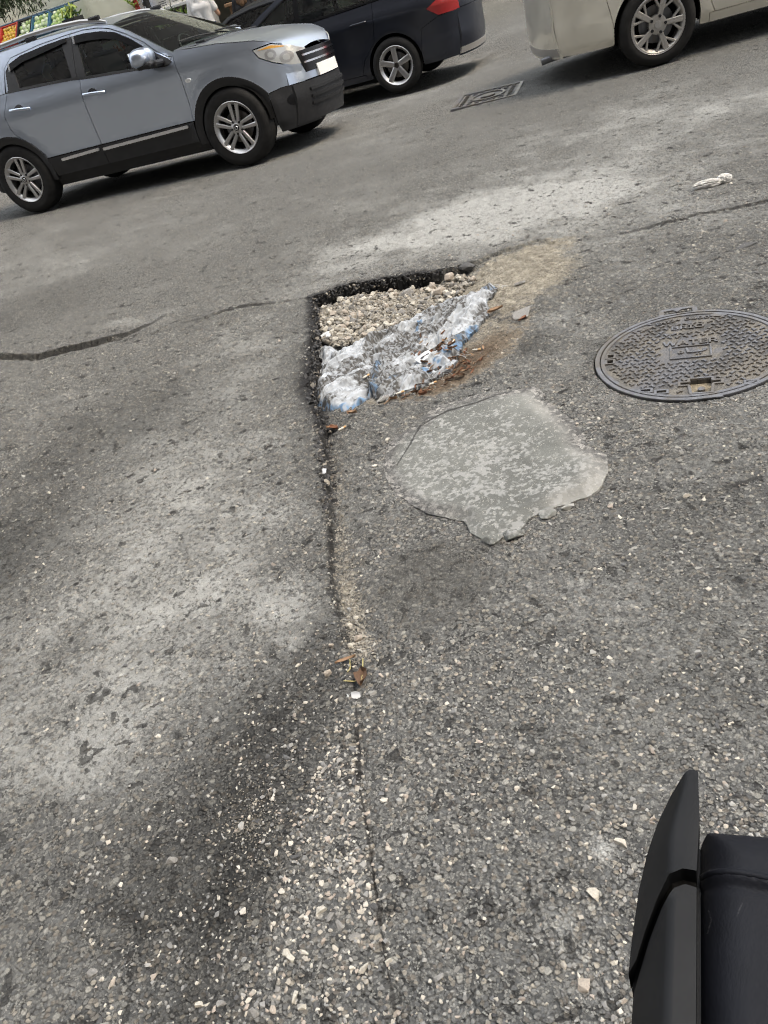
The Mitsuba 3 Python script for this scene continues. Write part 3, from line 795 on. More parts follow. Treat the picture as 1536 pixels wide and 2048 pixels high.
mat('leaf_rust', (0.20, 0.095, 0.055), 0.75, spec=0.3)
mat('leaf_brown', (0.115, 0.070, 0.045), 0.8, spec=0.3)
mat('leaf_tan', (0.27, 0.175, 0.11), 0.75, spec=0.3)
LM = ['leaf_rust', 'leaf_brown', 'leaf_tan', 'leaf_brown']
cl = []
for cx, cy, sx, sy, n_ in ((0.41, 3.01, 0.035, 0.05, 46), (0.50, 2.80, 0.05, 0.05, 30), (0.40, 2.72, 0.06, 0.035, 30), (0.26, 2.665, 0.07, 0.02, 16), (0.44, 2.90, 0.05, 0.03, 16)):
    for k in range(n_):
        cl.append((cx + rng.normal(0, sx), cy + rng.normal(0, sy)))
for i, (x_, y_) in enumerate(cl):
    L = float(rng.uniform(0.014, 0.038))
    m = flake(x_, y_, float(rng.normal(0.5, 0.7)), L, L * float(rng.uniform(0.14, 0.42)), float(rng.uniform(0.1, 0.9)), 900 + i, sack_top(x_, y_) + float(rng.uniform(0.003, 0.012)), (float(rng.normal(0, 0.3)), float(rng.normal(0, 0.25))))
    put(thing('leaf_fragment', 'shred of dry brown leaf in the litter along the right side of the sack', 'leaf', 'leaf litter beside the sack'), m, LM[i % 4], True)
for x_, y_, a, L, W, mm, lab in ((0.735, 3.16, 0.2, 0.075, 0.022, 'leaf_tan', 'orange brown leaf on the earth at the right tip of the sack'), (0.80, 2.98, 0.5, 0.045, 0.014, 'leaf_rust', 'dark red leaf on the slope below the slate shard'),
                                 (-0.095, 2.675, -0.5, 0.05, 0.02, 'leaf_tan', 'pale orange leaf in the corner just under the blue end of the sack'), (-0.085, 2.65, -0.9, 0.05, 0.024, 'leaf_rust', 'red brown leaf in the trench corner, lowest of the two under the sack'),
                                 (-0.0, 2.66, -0.4, 0.04, 0.024, 'leaf_tan', 'curled tan leaf on dark earth below the blue hem'), (-0.205, 1.39, 0.06, 0.055, 0.011, 'leaf_tan', 'curved tan bark strip beside the square grey pebble'),
                                 (-0.175, 1.32, 1.3, 0.05, 0.034, 'leaf_brown', 'flat brown bark piece between the straw stalks')):
    put(thing('dry_leaf', lab, 'leaf'), flake(x_, y_, a, L, W, 0.5, int(1000 * abs(x_)) + 5, ground(x_, y_) + 0.009), mm, True)
mat('twig', (0.13, 0.08, 0.05), 0.8)
for x_, y_, a, L, lab in ((0.545, 2.745, 0.62, 0.075, 'dark twig on the earth right of the leaf litter'), (0.36, 2.82, 0.9, 0.05, 'short dark twig left of the white card on the sack')):
    put(thing('twig', lab, 'twig'), tube([(x_ - L / 2 * math.cos(a), y_ - L / 2 * math.sin(a), sack_top(x_, y_) + 0.008), (x_, y_, sack_top(x_, y_) + 0.011), (x_ + L / 2 * math.cos(a), y_ + L / 2 * math.sin(a), sack_top(x_, y_) + 0.008)], [0.002, 0.003, 0.0015], 6), 'twig', True)

mat('butt_paper', (0.58, 0.56, 0.50), 0.7)
mat('butt_filter', (0.55, 0.36, 0.18), 0.75)
for x_, y_, a, lab in ((0.20, 2.685, 0.1, 'cigarette end on dark earth below the frayed sack hem'), (0.335, 2.71, 0.25, 'white cigarette end in leaf litter below the sack corner'), (0.56, 2.86, -0.5, 'cigarette end on brown earth right of the blue stripe'),
                       (0.465, 3.0, 0.9, 'cigarette end by the leaf heap, left of the blue stripe'), (-0.055, 2.60, 0.4, 'cigarette end in the trench below the sack'), (0.10, 2.93, 0.5, 'cigarette end on the sack beside the dark hollow'), (0.49, 2.955, 1.1, 'short white cigarette end on the blue stripe')):
    z_ = sack_top(x_, y_) + 0.006
    d_ = np.array([math.cos(a), math.sin(a), 0])
    c_ = np.array([x_, y_, z_])
    key = thing('cigarette_butt', lab, 'cigarette butt')
    part(key, 'paper', tube([c_ - d_ * 0.016, c_ + d_ * 0.006], 0.0042, 8), 'butt_paper', True)
    part(key, 'filter', tube([c_ + d_ * 0.006, c_ + d_ * 0.018], 0.0043, 8), 'butt_filter', True)
mat('paper_white', (0.55, 0.57, 0.59), 0.6)
mat('print_dark', (0.03, 0.03, 0.035), 0.6)


def card(cx, cy, ang, a, b, z_, tilt_, name, lab, m_='paper_white', strip=False):
    key = thing(name, lab, 'paper')
    g_ = np.linspace(-1, 1, 7)
    X_, Y_ = np.meshgrid(g_, g_)
    Z_ = 0.004 * np.sin(2.2 * X_ + 1) + 0.003 * X_ * Y_
    P_ = np.stack([X_ * a / 2, Y_ * b / 2, Z_], -1).reshape(-1, 3)
    f_ = np.array([[i * 7 + j, i * 7 + j + 1, (i + 1) * 7 + j + 1, (i + 1) * 7 + j] for i in range(6) for j in range(6)])
    f_ = np.vstack([f_[:, [0, 1, 2]], f_[:, [0, 2, 3]]])
    P_ = np.vstack([P_, P_ - [0, 0, 0.0012]])
    m = tm(P_, np.vstack([f_, f_[:, ::-1] + 49]))
    M_ = trimesh.transformations.euler_matrix(tilt_[0], tilt_[1], ang)
    m.apply_transform(M_)
    m.apply_translation((cx, cy, z_))
    part(key, 'sheet', m, m_, True)
    if strip:
        pl = np.array([[-0.30, -0.05], [-0.2, 0.12], [0.1, 0.02], [0.33, 0.06], [0.30, -0.10], [0.0, -0.06], [-0.22, -0.2]]) * [a, b]
        A2, t2, _ = tri_patch(Polygon(pl), 0.004)
        z2 = 0.004 * np.sin(2.2 * A2[:, 0] / (a / 2) + 1) + 0.003 * (A2[:, 0] / (a / 2)) * (A2[:, 1] / (b / 2)) + 0.0009
        m = tm(np.column_stack([A2, z2]), t2)
        m.apply_transform(M_)
        m.apply_translation((cx, cy, z_))
        part(key, 'dark_print', m, 'print_dark', True)
    return key


card(0.352, 2.90, 0.35, 0.072, 0.040, sack_top(0.352, 2.90) + 0.016, (0.25, -0.05), 'paper_card', 'small white card with a dark streak lying on the sack', strip=True)
card(0.0, 3.575, 0.25, 0.05, 0.075, ground(0, 3.575) + 0.035, (0.35, 0.1), 'paper_scrap', 'pale blue paper scrap by the left wall of the pothole above the sack')
card(-0.152, 2.29, 1.35, 0.030, 0.014, ground(-0.152, 2.29) + 0.008, (0, 0.1), 'paper_scrap', 'tiny white paper scrap in the trench')
mat('foil', (0.42, 0.42, 0.42), 0.45, metal=0.4)
card(-0.203, 1.275, 1.7, 0.036, 0.030, ground(-0.203, 1.275) + 0.008, (0.1, -0.15), 'wrapper_scrap', 'crumpled silver wrapper at the lower end of the trench', 'foil')
# crumpled tissues
mat('tissue', (0.60, 0.595, 0.575), 0.8)
TS = thing('crumpled_tissue', 'crumpled white tissue on the road right of the pothole', 'tissue')
for (cx, cy, L, W, a, sd) in ((2.06, 3.80, 0.105, 0.042, -0.28, 1), (2.15, 3.80, 0.06, 0.05, 0.1, 2)):
    s_ = trimesh.creation.icosphere(4, 1.0)
    v = np.array(s_.vertices)
    rr = 0.7 + 0.75 * (1 - np.abs(2 * meshkit.fbm(v * [1.5, 3.5, 3.5] + sd * 7, 3, 91) - 1) * 1.8)
    v = v * np.clip(rr, 0.45, 1.4)[:, None] * [L / 2, W / 2, 0.018]
    m = tm(v, s_.faces)
    m.apply_transform(trimesh.transformations.euler_matrix(0, 0, a))
    m.apply_translation((cx, cy, ground(cx, cy) + 0.013))
    part(TS, 'wad', m, 'tissue', 60)
mat('straw', (0.50, 0.44, 0.20), 0.6)
for (a, b, c, lab) in (((-0.196, 1.405), (-0.2, 1.37), (-0.206, 1.345), 'short straw stalk left of the brown bark piece'), ((-0.163, 1.385), (-0.17, 1.34), (-0.18, 1.30), 'longest straw stalk, upright in the picture, right of the bark piece'),
                       ((-0.218, 1.317), (-0.195, 1.32), (-0.172, 1.325), 'straw stalk lying across the foot of the longest one')):
    put(thing('straw_stalk', lab, 'straw'), tube([(q_[0], q_[1], ground(*q_) + 0.010) for q_ in (a, b, c)], [0.0013, 0.0016, 0.0008], 5), 'straw', True)
v, f = rock(555, 0.2, 16)
put(thing('tar_lump', 'flat black lump of tar on the road below the tissue', 'tar'), tm(v * [0.055, 0.04, 0.05] + [1.80, 3.0, ground(1.80, 3.0) + 0.002], f), 'stone_dark', False)

# ------------------------------------------------------------------ manhole cover
ce, cn = np.array([math.cos(MANG), math.sin(MANG)]), np.array([-math.sin(MANG), math.cos(MANG)])
MT = T().translate([float(MC[0]), float(MC[1]), -0.0035]).rotate([0, 0, 1], math.degrees(MANG))
MH = thing('manhole_cover', 'round dark iron water manhole cover with raised treads, flush in the road', 'manhole cover')


def plate(poly, z0, z1, ch=0.0012):
    """a flat casting with a small chamfer on its top edge"""
    poly = poly.buffer(0)
    if poly.geom_type != 'Polygon':
        return cat([plate(g_, z0, z1, ch) for g_ in poly.geoms])
    m = trimesh.creation.extrude_polygon(poly, z1 - z0 - ch, engine='earcut')
    m.apply_translation((0, 0, z0))
    top = poly.buffer(-ch)
    if top.is_empty:
        return m
    t = trimesh.creation.extrude_polygon(top, ch, engine='earcut') if top.geom_type == 'Polygon' else cat([trimesh.creation.extrude_polygon(g_, ch, engine='earcut') for g_ in top.geoms])
    t.apply_translation((0, 0, z1 - ch))
    return cat([m, t])


disc = Point(0, 0).buffer(MR, 48)
key_out = Polygon([(-0.045, -0.205), (-0.045, -0.235), (-0.015, -0.235), (-0.01, -0.290), (0.062, -0.290), (0.067, -0.235), (0.095, -0.235), (0.095, -0.205), (0.067, -0.205), (0.067, -0.185), (-0.015, -0.185), (-0.015, -0.205)])
slots = [sbox(-0.285, -0.035, -0.255, -0.005), sbox(-0.285, 0.005, -0.255, 0.035), sbox(-0.165, -0.255, -0.125, -0.232), sbox(-0.115, -0.270, -0.075, -0.247), sbox(0.155, -0.255, 0.195, -0.23)]
tab = Polygon([(-0.03, -0.28), (-0.022, -0.325), (0.088, -0.318), (0.095, -0.27)])
hinge = Polygon([(-0.105, 0.27), (-0.108, 0.345), (-0.09, 0.358), (0.01, 0.366), (0.03, 0.352), (0.032, 0.28)])
notch = Polygon([(-0.088, 0.312), (-0.088, 0.338), (-0.055, 0.343), (-0.04, 0.326), (-0.025, 0.345), (0.012, 0.348), (0.014, 0.318)])
frame_ring = Point(0, 0).buffer(MR + 0.012, 48).union(tab).union(hinge).difference(Point(0, 0).buffer(MR - 0.004, 48)).difference(notch)
part(MH, 'frame', plate(frame_ring, -0.045, 0.004), 'iron_worn', False, tw=MT, label='iron rim with hinge lug and locking tab')
part(MH, 'hinge_pit', plate(hinge.union(tab).buffer(0.002), -0.045, -0.014), 'iron_plate', False, tw=MT)
lid = disc.buffer(-0.007).difference(key_out.buffer(-0.010)).difference(shapely.unary_union([s_.buffer(-0.006) for s_ in slots]))
part(MH, 'lid', plate(lid, -0.03, 0.000), 'iron_plate', False, tw=MT)
part(MH, 'lid_rim', plate(disc.buffer(-0.008).difference(disc.buffer(-0.022)), -0.001, 0.0035), 'iron_worn', False, tw=MT)
part(MH, 'keyhole_surround', plate(key_out.difference(key_out.buffer(-0.009)), -0.001, 0.0048), 'iron_worn', False, tw=MT)
mat('silt', proc(lambda p, n, uv: mix((0.10, 0.085, 0.06), (0.32, 0.28, 0.21), fbm(p.x * 200, p.y * 200, 0.0, 3))), 0.95)
part(MH, 'silt', plate(disc, -0.028, -0.016), 'silt', False, tw=MT, label='gritty silt filling the openings of the iron lid')
part(MH, 'lock_stud', plate(Point(0.027, -0.245).buffer(0.012), -0.02, -0.004), 'iron_worn', False, tw=MT)
for s_ in slots:
    part(MH, 'slot_surround', plate(s_.buffer(0.003).difference(s_.buffer(-0.005)), -0.001, 0.0045), 'iron_worn', False, tw=MT)
for (px, py, ang_) in ((-0.155, 0.215, 0.35), (0.10, 0.262, -0.2)):
    e_ = shapely.affinity.rotate(shapely.affinity.scale(Point(px, py).buffer(0.03), 1.0, 0.42), math.degrees(ang_))
    part(MH, 'oval_badge', plate(e_, -0.001, 0.0042), 'iron_worn', False, tw=MT)


def letters(txt, h_, u0, v0, width, z1=0.005, ang=0.0):
    m = meshkit.text_mesh(txt, h_, 0.006, bold=True)
    m.apply_translation((-m.bounds[0][0], 0, 0))
    m.apply_scale([width / m.bounds[1][0], 1, 1])
    m.apply_transform(trimesh.transformations.rotation_matrix(ang, [0, 0, 1]))
    m.apply_translation((u0, v0, z1 - 0.006))
    return m


part(MH, 'lettering', letters('WATER', 0.032, -0.092, 0.055, 0.182), 'iron_worn', False, tw=MT, label='raised word WATER')
part(MH, 'lettering', letters('BRIO', 0.026, -0.062, 0.178, 0.112), 'iron_worn', False, tw=MT, label='raised word BRIO')
part(MH, 'lettering', letters('EN124', 0.018, -0.112, 0.228, 0.085, ang=0.30), 'iron_worn', False, tw=MT, label='small raised standard number at the far rim')
part(MH, 'lettering', letters('D400', 0.018, -0.015, 0.250, 0.085, ang=-0.04), 'iron_worn', False, tw=MT, label='small raised load class at the far rim')
fr_ = sbox(-0.068, -0.046, 0.068, 0.044)
part(MH, 'badge_frame', plate(fr_.difference(fr_.buffer(-0.006)), -0.001, 0.005), 'iron_worn', False, tw=MT)


def stroke(pts, w=0.0042):
    return LineString(pts).buffer(w, cap_style='round')


# the word for water in arabic: heh, alef, yeh (two dots below), meem, right to left
ar = [stroke([(0.046, 0.004), (0.052, 0.010), (0.047, 0.016), (0.040, 0.011), (0.046, 0.004)], 0.0030), stroke([(0.046, 0.003), (0.034, -0.004), (0.026, -0.004)]), stroke([(0.027, -0.004), (0.025, 0.008)], 0.0036),
      stroke([(0.027, -0.004), (0.008, -0.005), (-0.008, -0.004)]), stroke([(-0.008, -0.004), (-0.013, 0.026)]), stroke([(-0.033, 0.011), (-0.040, 0.000), (-0.038, -0.006), (-0.029, -0.006), (-0.025, 0.000), (-0.033, 0.011)], 0.0032),
      Point(0.020, -0.020).buffer(0.0038), Point(0.031, -0.020).buffer(0.0038)]
part(MH, 'lettering', plate(shapely.unary_union(ar), -0.001, 0.005), 'iron_worn', False, tw=MT, label='raised arabic word in a rectangular frame')
clear = shapely.unary_union([sbox(-0.10, -0.055, 0.10, 0.10), sbox(-0.075, 0.168, 0.06, 0.212), key_out.buffer(0.012), sbox(-0.125, 0.218, 0.08, 0.28)] + [s_.buffer(0.008) for s_ in slots])
tread_a = Polygon([(-0.0075, -0.0026), (0.0055, -0.0026), (0.0055, -0.0058), (0.0095, -0.0058), (0.0095, 0.0058), (0.0055, 0.0058), (0.0055, 0.0026), (-0.0075, 0.0026)]).buffer(0.0008)
ta = [ply(plate(shapely.affinity.rotate(tread_a, a_), -0.001, 0.0048, 0.001), 'mat_iron_worn') for a_ in (40, 130, 220, 310)]
grid = []
sp_ = 0.0262
for i in range(-12, 13):
    for j in range(-12, 13):
        uu, vv = (i + 0.5 * (j % 2)) * sp_ * 1.05, j * sp_ * 0.92
        if math.hypot(uu, vv) < MR - 0.032 and not clear.contains(Point(uu, vv)):
            grid.append((uu, vv, (i + 2 * j) % 2 + (0 if (i + j) % 3 else 2)))
for uu, vv, k in grid[:300]:
    part(MH, 'tread', ta[k % 4], None, tw=T().translate([float(MC[0]), float(MC[1]), -0.0035]).rotate([0, 0, 1], math.degrees(MANG)).translate([uu, vv, 0.0]))
if len(grid) > 300:
    part(MH, 'tread', cat([plate(shapely.affinity.translate(shapely.affinity.rotate(tread_a, 90 * (k % 4) + 40), uu, vv), -0.001, 0.0048, 0.001) for uu, vv, k in grid[300:]]), 'iron_worn', False, tw=MT, kind='stuff')

# cast iron inspection cover farther up the road
DT = T().translate([2.15, 7.98, float(height([2.15], [7.98], False)[0]) + 0.016]).rotate([0, 0, 1], math.degrees(-0.44))
DR = thing('inspection_cover', 'square iron inspection cover set in the road behind the pothole', 'manhole cover')
sq = sbox(-0.31, -0.30, 0.31, 0.30)
part(DR, 'frame', plate(sq.difference(sq.buffer(-0.035)), -0.04, 0.004, 0.003), 'iron_worn', False, tw=DT)
part(DR, 'lid', plate(sq.buffer(-0.037), -0.04, -0.006), 'iron_plate', False, tw=DT)
part(DR, 'raised_ring', plate(Point(0, 0).buffer(0.17).difference(Point(0, 0).buffer(0.14)), -0.007, 0.006, 0.003), 'iron_worn', False, tw=DT)
part(DR, 'boss', plate(Point(0, 0).buffer(0.07), -0.007, 0.008, 0.003), 'iron_worn', False, tw=DT)
for i in range(7):
    for j in range(7):
        uu, vv = (i - 3) * 0.075, (j - 3) * 0.072
        if math.hypot(uu, vv) > 0.19:
            part(DR, 'stud', plate(sbox(uu - 0.02, vv - 0.008, uu + 0.02, vv + 0.008), -0.007, 0.005, 0.002), 'iron_worn', False, tw=DT)

# ------------------------------------------------------------------ vehicles: a body is a side surface y(X, Z) cut into panels
class Body:
    """half width of a car body; X forward from the rear axle, Z up"""

    def __init__(s, w=0.875, xf=2.45, lf=1.02, nf=2.6, xr=-0.15, lr=0.62, nr=2.8, belt=1.08, tumble=0.46, arches=(0.0, 2.63), ra=0.385, flare=0.022, wheel_z=0.345, lean=0.10):
        s.__dict__.update(locals())

    def y(s, X, Z):
        X, Z = np.asarray(X, float), np.asarray(Z, float)
        lf = s.lf - s.lean * np.clip(Z - 0.55, 0, None) - 0.10 * np.clip(0.42 - Z, 0, None)
        lr = s.lr - 0.10 * np.clip(Z - 0.75, 0, None) - 0.12 * np.clip(0.40 - Z, 0, None)
        f = np.clip((X - s.xf) / lf, 0, 0.9995)
        r = np.clip((s.xr - X) / lr, 0, 0.9995)
        pl = (1 - f ** s.nf) ** (1 / s.nf) * (1 - r ** s.nr) ** (1 / s.nr)
        zb = s.belt
        ins = np.interp(Z, [0.18, 0.30, 0.45, 0.52, 0.66, 0.80, zb - 0.17, zb - 0.10, zb - 0.02, zb + 0.02], [0.095, 0.062, 0.046, 0.047, 0.030, 0.008, 0.0, 0.012, 0.046, 0.058])
        up = np.clip(Z - zb - 0.02, 0, None)
        ins = ins + s.tumble * up + 0.10 * up ** 2
        out = 0
        for ax in s.arches:
            d = np.hypot(X - ax, Z - s.wheel_z)
            out = out + s.flare * np.exp(-((d - s.ra - 0.03) / 0.055) ** 2) * (Z > 0.25)
        return s.w * pl - ins + out * pl

    def front_x(s, y, Z):
        lf = s.lf - s.lean * np.clip(Z - 0.55, 0, None) - 0.10 * np.clip(0.42 - Z, 0, None)
        ins = np.interp(Z, [0.18, 0.30, 0.45, 0.52, 0.66, 0.80], [0.075, 0.040, 0.012, 0.020, 0.026, 0.012])
        q = np.clip((np.abs(y) + ins) / s.w, 0, 1)
        return s.xf + lf * (1 - q ** s.nf) ** (1 / s.nf)

    def rear_x(s, y, Z):
        lr = s.lr - 0.10 * np.clip(Z - 0.75, 0, None) - 0.12 * np.clip(0.40 - Z, 0, None)
        ins = np.interp(Z, [0.18, 0.30, 0.45, 0.52, 0.66, 0.80], [0.075, 0.040, 0.012, 0.020, 0.026, 0.012])
        q = np.clip((np.abs(y) + ins) / s.w, 0, 1)
        return s.xr - lr * (1 - q ** s.nr) ** (1 / s.nr)


def shell(A, tri, edges, P, inward, depth):
    """the mapped patch with a flange turned inwards along its edges"""
    nb = len(P)
    rim = np.array(sorted({e[0] for e in edges}))
    V = np.vstack([P, P[rim], P[rim] + inward[rim] * depth])
    m0 = {a: nb + k for k, a in enumerate(rim)}
    m1 = {a: nb + len(rim) + k for k, a in enumerate(rim)}
    F = list(map(list, tri))
    for a, b in edges:
        F += [[m0[a], m1[a], m0[b]], [m0[b], m1[a], m1[b]]]
    return tm(V, F)


def side_panel(B, poly, side, off=0.0, depth=0.02, res=0.04, arch=True, bulge=None):
    poly = Polygon(poly) if not hasattr(poly, 'geom_type') else poly
    A, tri, edges = tri_patch(poly, res)
    y = B.y(A[:, 0], A[:, 1]) + off
    if bulge is not None:
        y = y + bulge(A)
    P = np.column_stack([A[:, 0], side * y, A[:, 1]])
    inward = np.tile([0, -side, 0], (len(P), 1)).astype(float)
    if side > 0:
        tri = tri[:, ::-1]
        edges = [(b, a) for a, b in edges]
        # keep every rim vertex present as a start
    return shell(A, tri, edges, P, inward, depth)


def end_panel(B, poly, front, off=0.0, depth=0.02, res=0.04):
    """a panel of the nose or tail, given in (y, z)"""
    A, tri, edges = tri_patch(Polygon(poly) if not hasattr(poly, 'geom_type') else poly, res)
    X = (B.front_x(A[:, 0], A[:, 1]) + off) if front else (B.rear_x(A[:, 0], A[:, 1]) - off)
    P = np.column_stack([X, A[:, 0], A[:, 1]])
    inward = np.tile([-1.0 if front else 1.0, 0, 0], (len(P), 1))
    if not front:
        tri = tri[:, ::-1]
        edges = [(b, a) for a, b in edges]
    return shell(A, tri, edges, P, inward, depth)


def skin(B, left, n=18, crown=0.03, nx=24, out=0.0):
    """a surface spanning the car between a curve (X, Z) on one side and its mirror image; left may be a list of (X, Z)"""
    L = np.asarray(left, float)
    c = np.r_[0, np.cumsum(np.linalg.norm(np.diff(L, axis=0), axis=1))]
    t = np.linspace(0, c[-1], nx)
    X, Z = np.interp(t, c, L[:, 0]), np.interp(t, c, L[:, 1])
    yw = B.y(X, Z) + out
    k = np.linspace(-1, 1, n)
    V, F = [], []
    for i in range(nx):
        for q in k:
            V.append([X[i], q * yw[i], Z[i] + crown * (1 - q * q)])
    for i in range(nx - 1):
        for j in range(n - 1):
            a = i * n + j
            F += [[a, a + n, a + n + 1], [a, a + n + 1, a + 1]]
    return tm(V, F)


def ruled(B, base, top, bow_base, bow_top, n=16, m=10, crown=0.012, inset=0.0):
    """a curved pane between two (X, Z) corner points on each side; bow pushes the middle forward"""
    V, F = [], []
    for i in range(m):
        t = i / (m - 1)
        X = base[0] + (top[0] - base[0]) * t
        Z = base[1] + (top[1] - base[1]) * t
        yw = float(B.y(X, Z)) - inset
        for q in np.linspace(-1, 1, n):
            V.append([X + (bow_base + (bow_top - bow_base) * t) * (1 - q * q), q * yw, Z + crown * (1 - q * q)])
    for i in range(m - 1):
        for j in range(n - 1):
            a = i * n + j
            F += [[a, a + 1, a + n + 1], [a, a + n + 1, a + n]]
    return tm(V, F)


def arch_cut(B, r=None):
    r = r or B.ra
    return shapely.unary_union([Point(ax, B.wheel_z).buffer(r, 24).union(sbox(ax - r, -0.2, ax + r, B.wheel_z)) for ax in B.arches])


def wheel(parent, tw, X, Y, side, R, W, rim_r, kind, wz, dia=None):
    """tyre, rim, spokes, cap and nuts; Y is the outer face of the tyre, side -1 = right"""
    tyre = lathe_y([(rim_r - 0.012, -W / 2 * 0.8), (rim_r + 0.01, -W / 2), (R - 0.055, -W / 2 - 0.008), (R - 0.022, -W / 2 + 0.004), (R - 0.004, -W / 2 + 0.028), (R, -W / 2 + 0.055), (R, W / 2 - 0.055), (R - 0.004, W / 2 - 0.028),
                    (R - 0.022, W / 2 - 0.004), (R - 0.055, W / 2 + 0.008), (rim_r + 0.01, W / 2), (rim_r - 0.012, W / 2 * 0.8)], 56)
    tyre.invert()
    grooves = []
    loc = trimesh.transformations.translation_matrix((X, side * (abs(Y) - W / 2), wz))
    w = numbered(parent + '__wheel')
    fl = trimesh.transformations.scale_matrix(1, [0, 0, 0])
    if side < 0:
        fl = np.diag([1.0, -1.0, 1.0, 1.0])

    def put_(name, m, mat_, sm=False):
        m = m.copy()
        m.apply_transform(fl)
        if side < 0:
            m.invert()
        m.apply_transform(loc)
        part(w, name, m, mat_, sm, tw=tw)

    def main(m, mat_, sm):
        m = m.copy()
        m.apply_transform(fl)
        if side < 0:
            m.invert()
        m.apply_transform(loc)
        put(w, m, mat_, sm, tw=tw)
    barrel = lathe_y([(rim_r - 0.004, -W / 2 * 0.8), (rim_r - 0.03, -W / 4), (rim_r - 0.03, W / 2 - 0.03), (rim_r - 0.012, W / 2 - 0.008), (rim_r + 0.002, W / 2 + 0.003), (rim_r + 0.007, W / 2 - 0.001), (rim_r + 0.004, W / 2 - 0.016)], 56)
    main(barrel, 'alloy', 35)
    put_('tyre', tyre, 'rubber', 35)
    disc_ = lathe_y([(0.0, W / 2 - 0.085), (0.14, W / 2 - 0.085), (0.14, W / 2 - 0.10), (0.0, W / 2 - 0.10)], 32)
    put_('brake_disc', disc_, 'iron_worn', 30)
    back = lathe_y([(0.0, W / 2 - 0.11), (rim_r - 0.03, W / 2 - 0.11)], 32)
    put_('brake_shield', back, 'void_black')

    def bar(r0, r1, w0, w1, y0, y1, off0, off1, th=0.020):
        a = np.array([[off0 - w0 / 2, y0, r0], [off0 + w0 / 2, y0, r0], [off0 + w0 / 2 * 0.6, y0 + 0.008, r0], [off0 - w0 / 2 * 0.6, y0 + 0.008, r0], [off0 - w0 / 2, y0 - th, r0], [off0 + w0 / 2, y0 - th, r0],
                      [off1 - w1 / 2, y1, r1], [off1 + w1 / 2, y1, r1], [off1 + w1 / 2 * 0.6, y1 + 0.006, r1], [off1 - w1 / 2 * 0.6, y1 + 0.006, r1], [off1 - w1 / 2, y1 - th, r1], [off1 + w1 / 2, y1 - th, r1]])
        return trimesh.convex.convex_hull(a)
    yh = W / 2 - 0.030
    if kind == 'alloy':
        for k in range(5):
            for s_ in (-1, 1):
                m = bar(0.035, rim_r - 0.006, 0.030, 0.040, yh, W / 2 - 0.012, s_ * 0.020, s_ * 0.038)
                m.apply_transform(trimesh.transformations.rotation_matrix(k * 2 * math.pi / 5 + 0.16, [0, 1, 0]))
                put_('spoke', m, 'alloy')
        hub = lathe_y([(0.066, yh - 0.03), (0.064, yh + 0.004), (0.040, yh + 0.012), (0.034, yh + 0.018), (0.0, yh + 0.020)], 28)
        put_('hub', hub, 'alloy', 35)
        put_('hub_cap', lathe_y([(0.028, yh + 0.018), (0.027, yh + 0.022), (0.0, yh + 0.024)], 24), 'plastic_black', 30)
        put_('badge', lathe_y([(0.018, yh + 0.0235), (0.016, yh + 0.026), (0.011, yh + 0.026), (0.010, yh + 0.0235)], 20), 'chrome', 30)
        for k in range(5):
            m = trimesh.creation.cylinder(0.011, 0.02, sections=6)
            m.apply_transform(trimesh.transformations.rotation_matrix(math.pi / 2, [1, 0, 0]))
            a = k * 2 * math.pi / 5 + 0.16 + math.pi / 5
            m.apply_translation((0.055 * math.sin(a), yh + 0.003, 0.055 * math.cos(a)))
            put_('wheel_nut', m, 'plastic_black')
    elif kind == 'cover':
        for k in range(10):
            pair = k % 2
            m = bar(0.055, rim_r - 0.003, 0.022, 0.030, yh + 0.014, W / 2 - 0.006, 0.0, -0.022 if pair else 0.022)
            m2 = bar(0.11, rim_r - 0.003, 0.018, 0.03, yh + 0.012, W / 2 - 0.008, 0.0 + (-0.008 if pair else 0.008), 0.062 if pair else -0.062)
            R_ = trimesh.transformations.rotation_matrix(k * 2 * math.pi / 10 + (-0.16 if pair else 0.16), [0, 1, 0])
            for q in (m, m2):
                q.apply_transform(R_)
                put_('spoke', q, 'cover_grey')
        put_('hub', lathe_y([(0.075, yh - 0.02), (0.072, yh + 0.018), (0.045, yh + 0.024), (0.0, yh + 0.024)], 28), 'cover_grey', 35)
        put_('hub_cap', lathe_y([(0.028, yh + 0.024), (0.026, yh + 0.029), (0.0, yh + 0.030)], 24), 'alloy', 30)
        put_('rim_band', lathe_y([(rim_r - 0.02, W / 2 - 0.012), (rim_r - 0.008, W / 2 + 0.002), (rim_r + 0.004, W / 2 + 0.002)], 48), 'cover_grey', 35)
        for k in range(5):
            m = trimesh.creation.cylinder(0.012, 0.02, sections=8)
            m.apply_transform(trimesh.transformations.rotation_matrix(math.pi / 2, [1, 0, 0]))
            a = k * 2 * math.pi / 5 + 0.3
            m.apply_translation((0.060 * math.sin(a), yh + 0.020, 0.060 * math.cos(a)))
            put_('wheel_nut', m, 'plastic_black')
    else:
        for k in range(5):
            m = bar(0.03, rim_r - 0.004, 0.06, 0.07, yh, W / 2 - 0.012, 0, 0)
            m.apply_transform(trimesh.transformations.rotation_matrix(k * 2 * math.pi / 5, [0, 1, 0]))
            put_('spoke', m, 'alloy')


mat('cover_grey', (0.40, 0.385, 0.36), 0.38, metal=0.55)
mat('skin_tan', (0.42, 0.25, 0.17), 0.55)
PHI = math.pi * 2


def car_tw(x, y, yaw, sc, z=0.0, roll=0.0, pivot=-0.8):
    return T().translate([float(x), float(y), float(z)]).rotate([0, 0, 1], math.degrees(yaw)).translate([0, pivot, 0]).rotate([1, 0, 0], roll).translate([0, -pivot, 0]).scale([float(sc)] * 3)


def sub(a, b, r=0.003):
    """polygon a less polygon b, pulled back by half a gap"""
    return a.difference(b).buffer(-r, join_style='mitre')


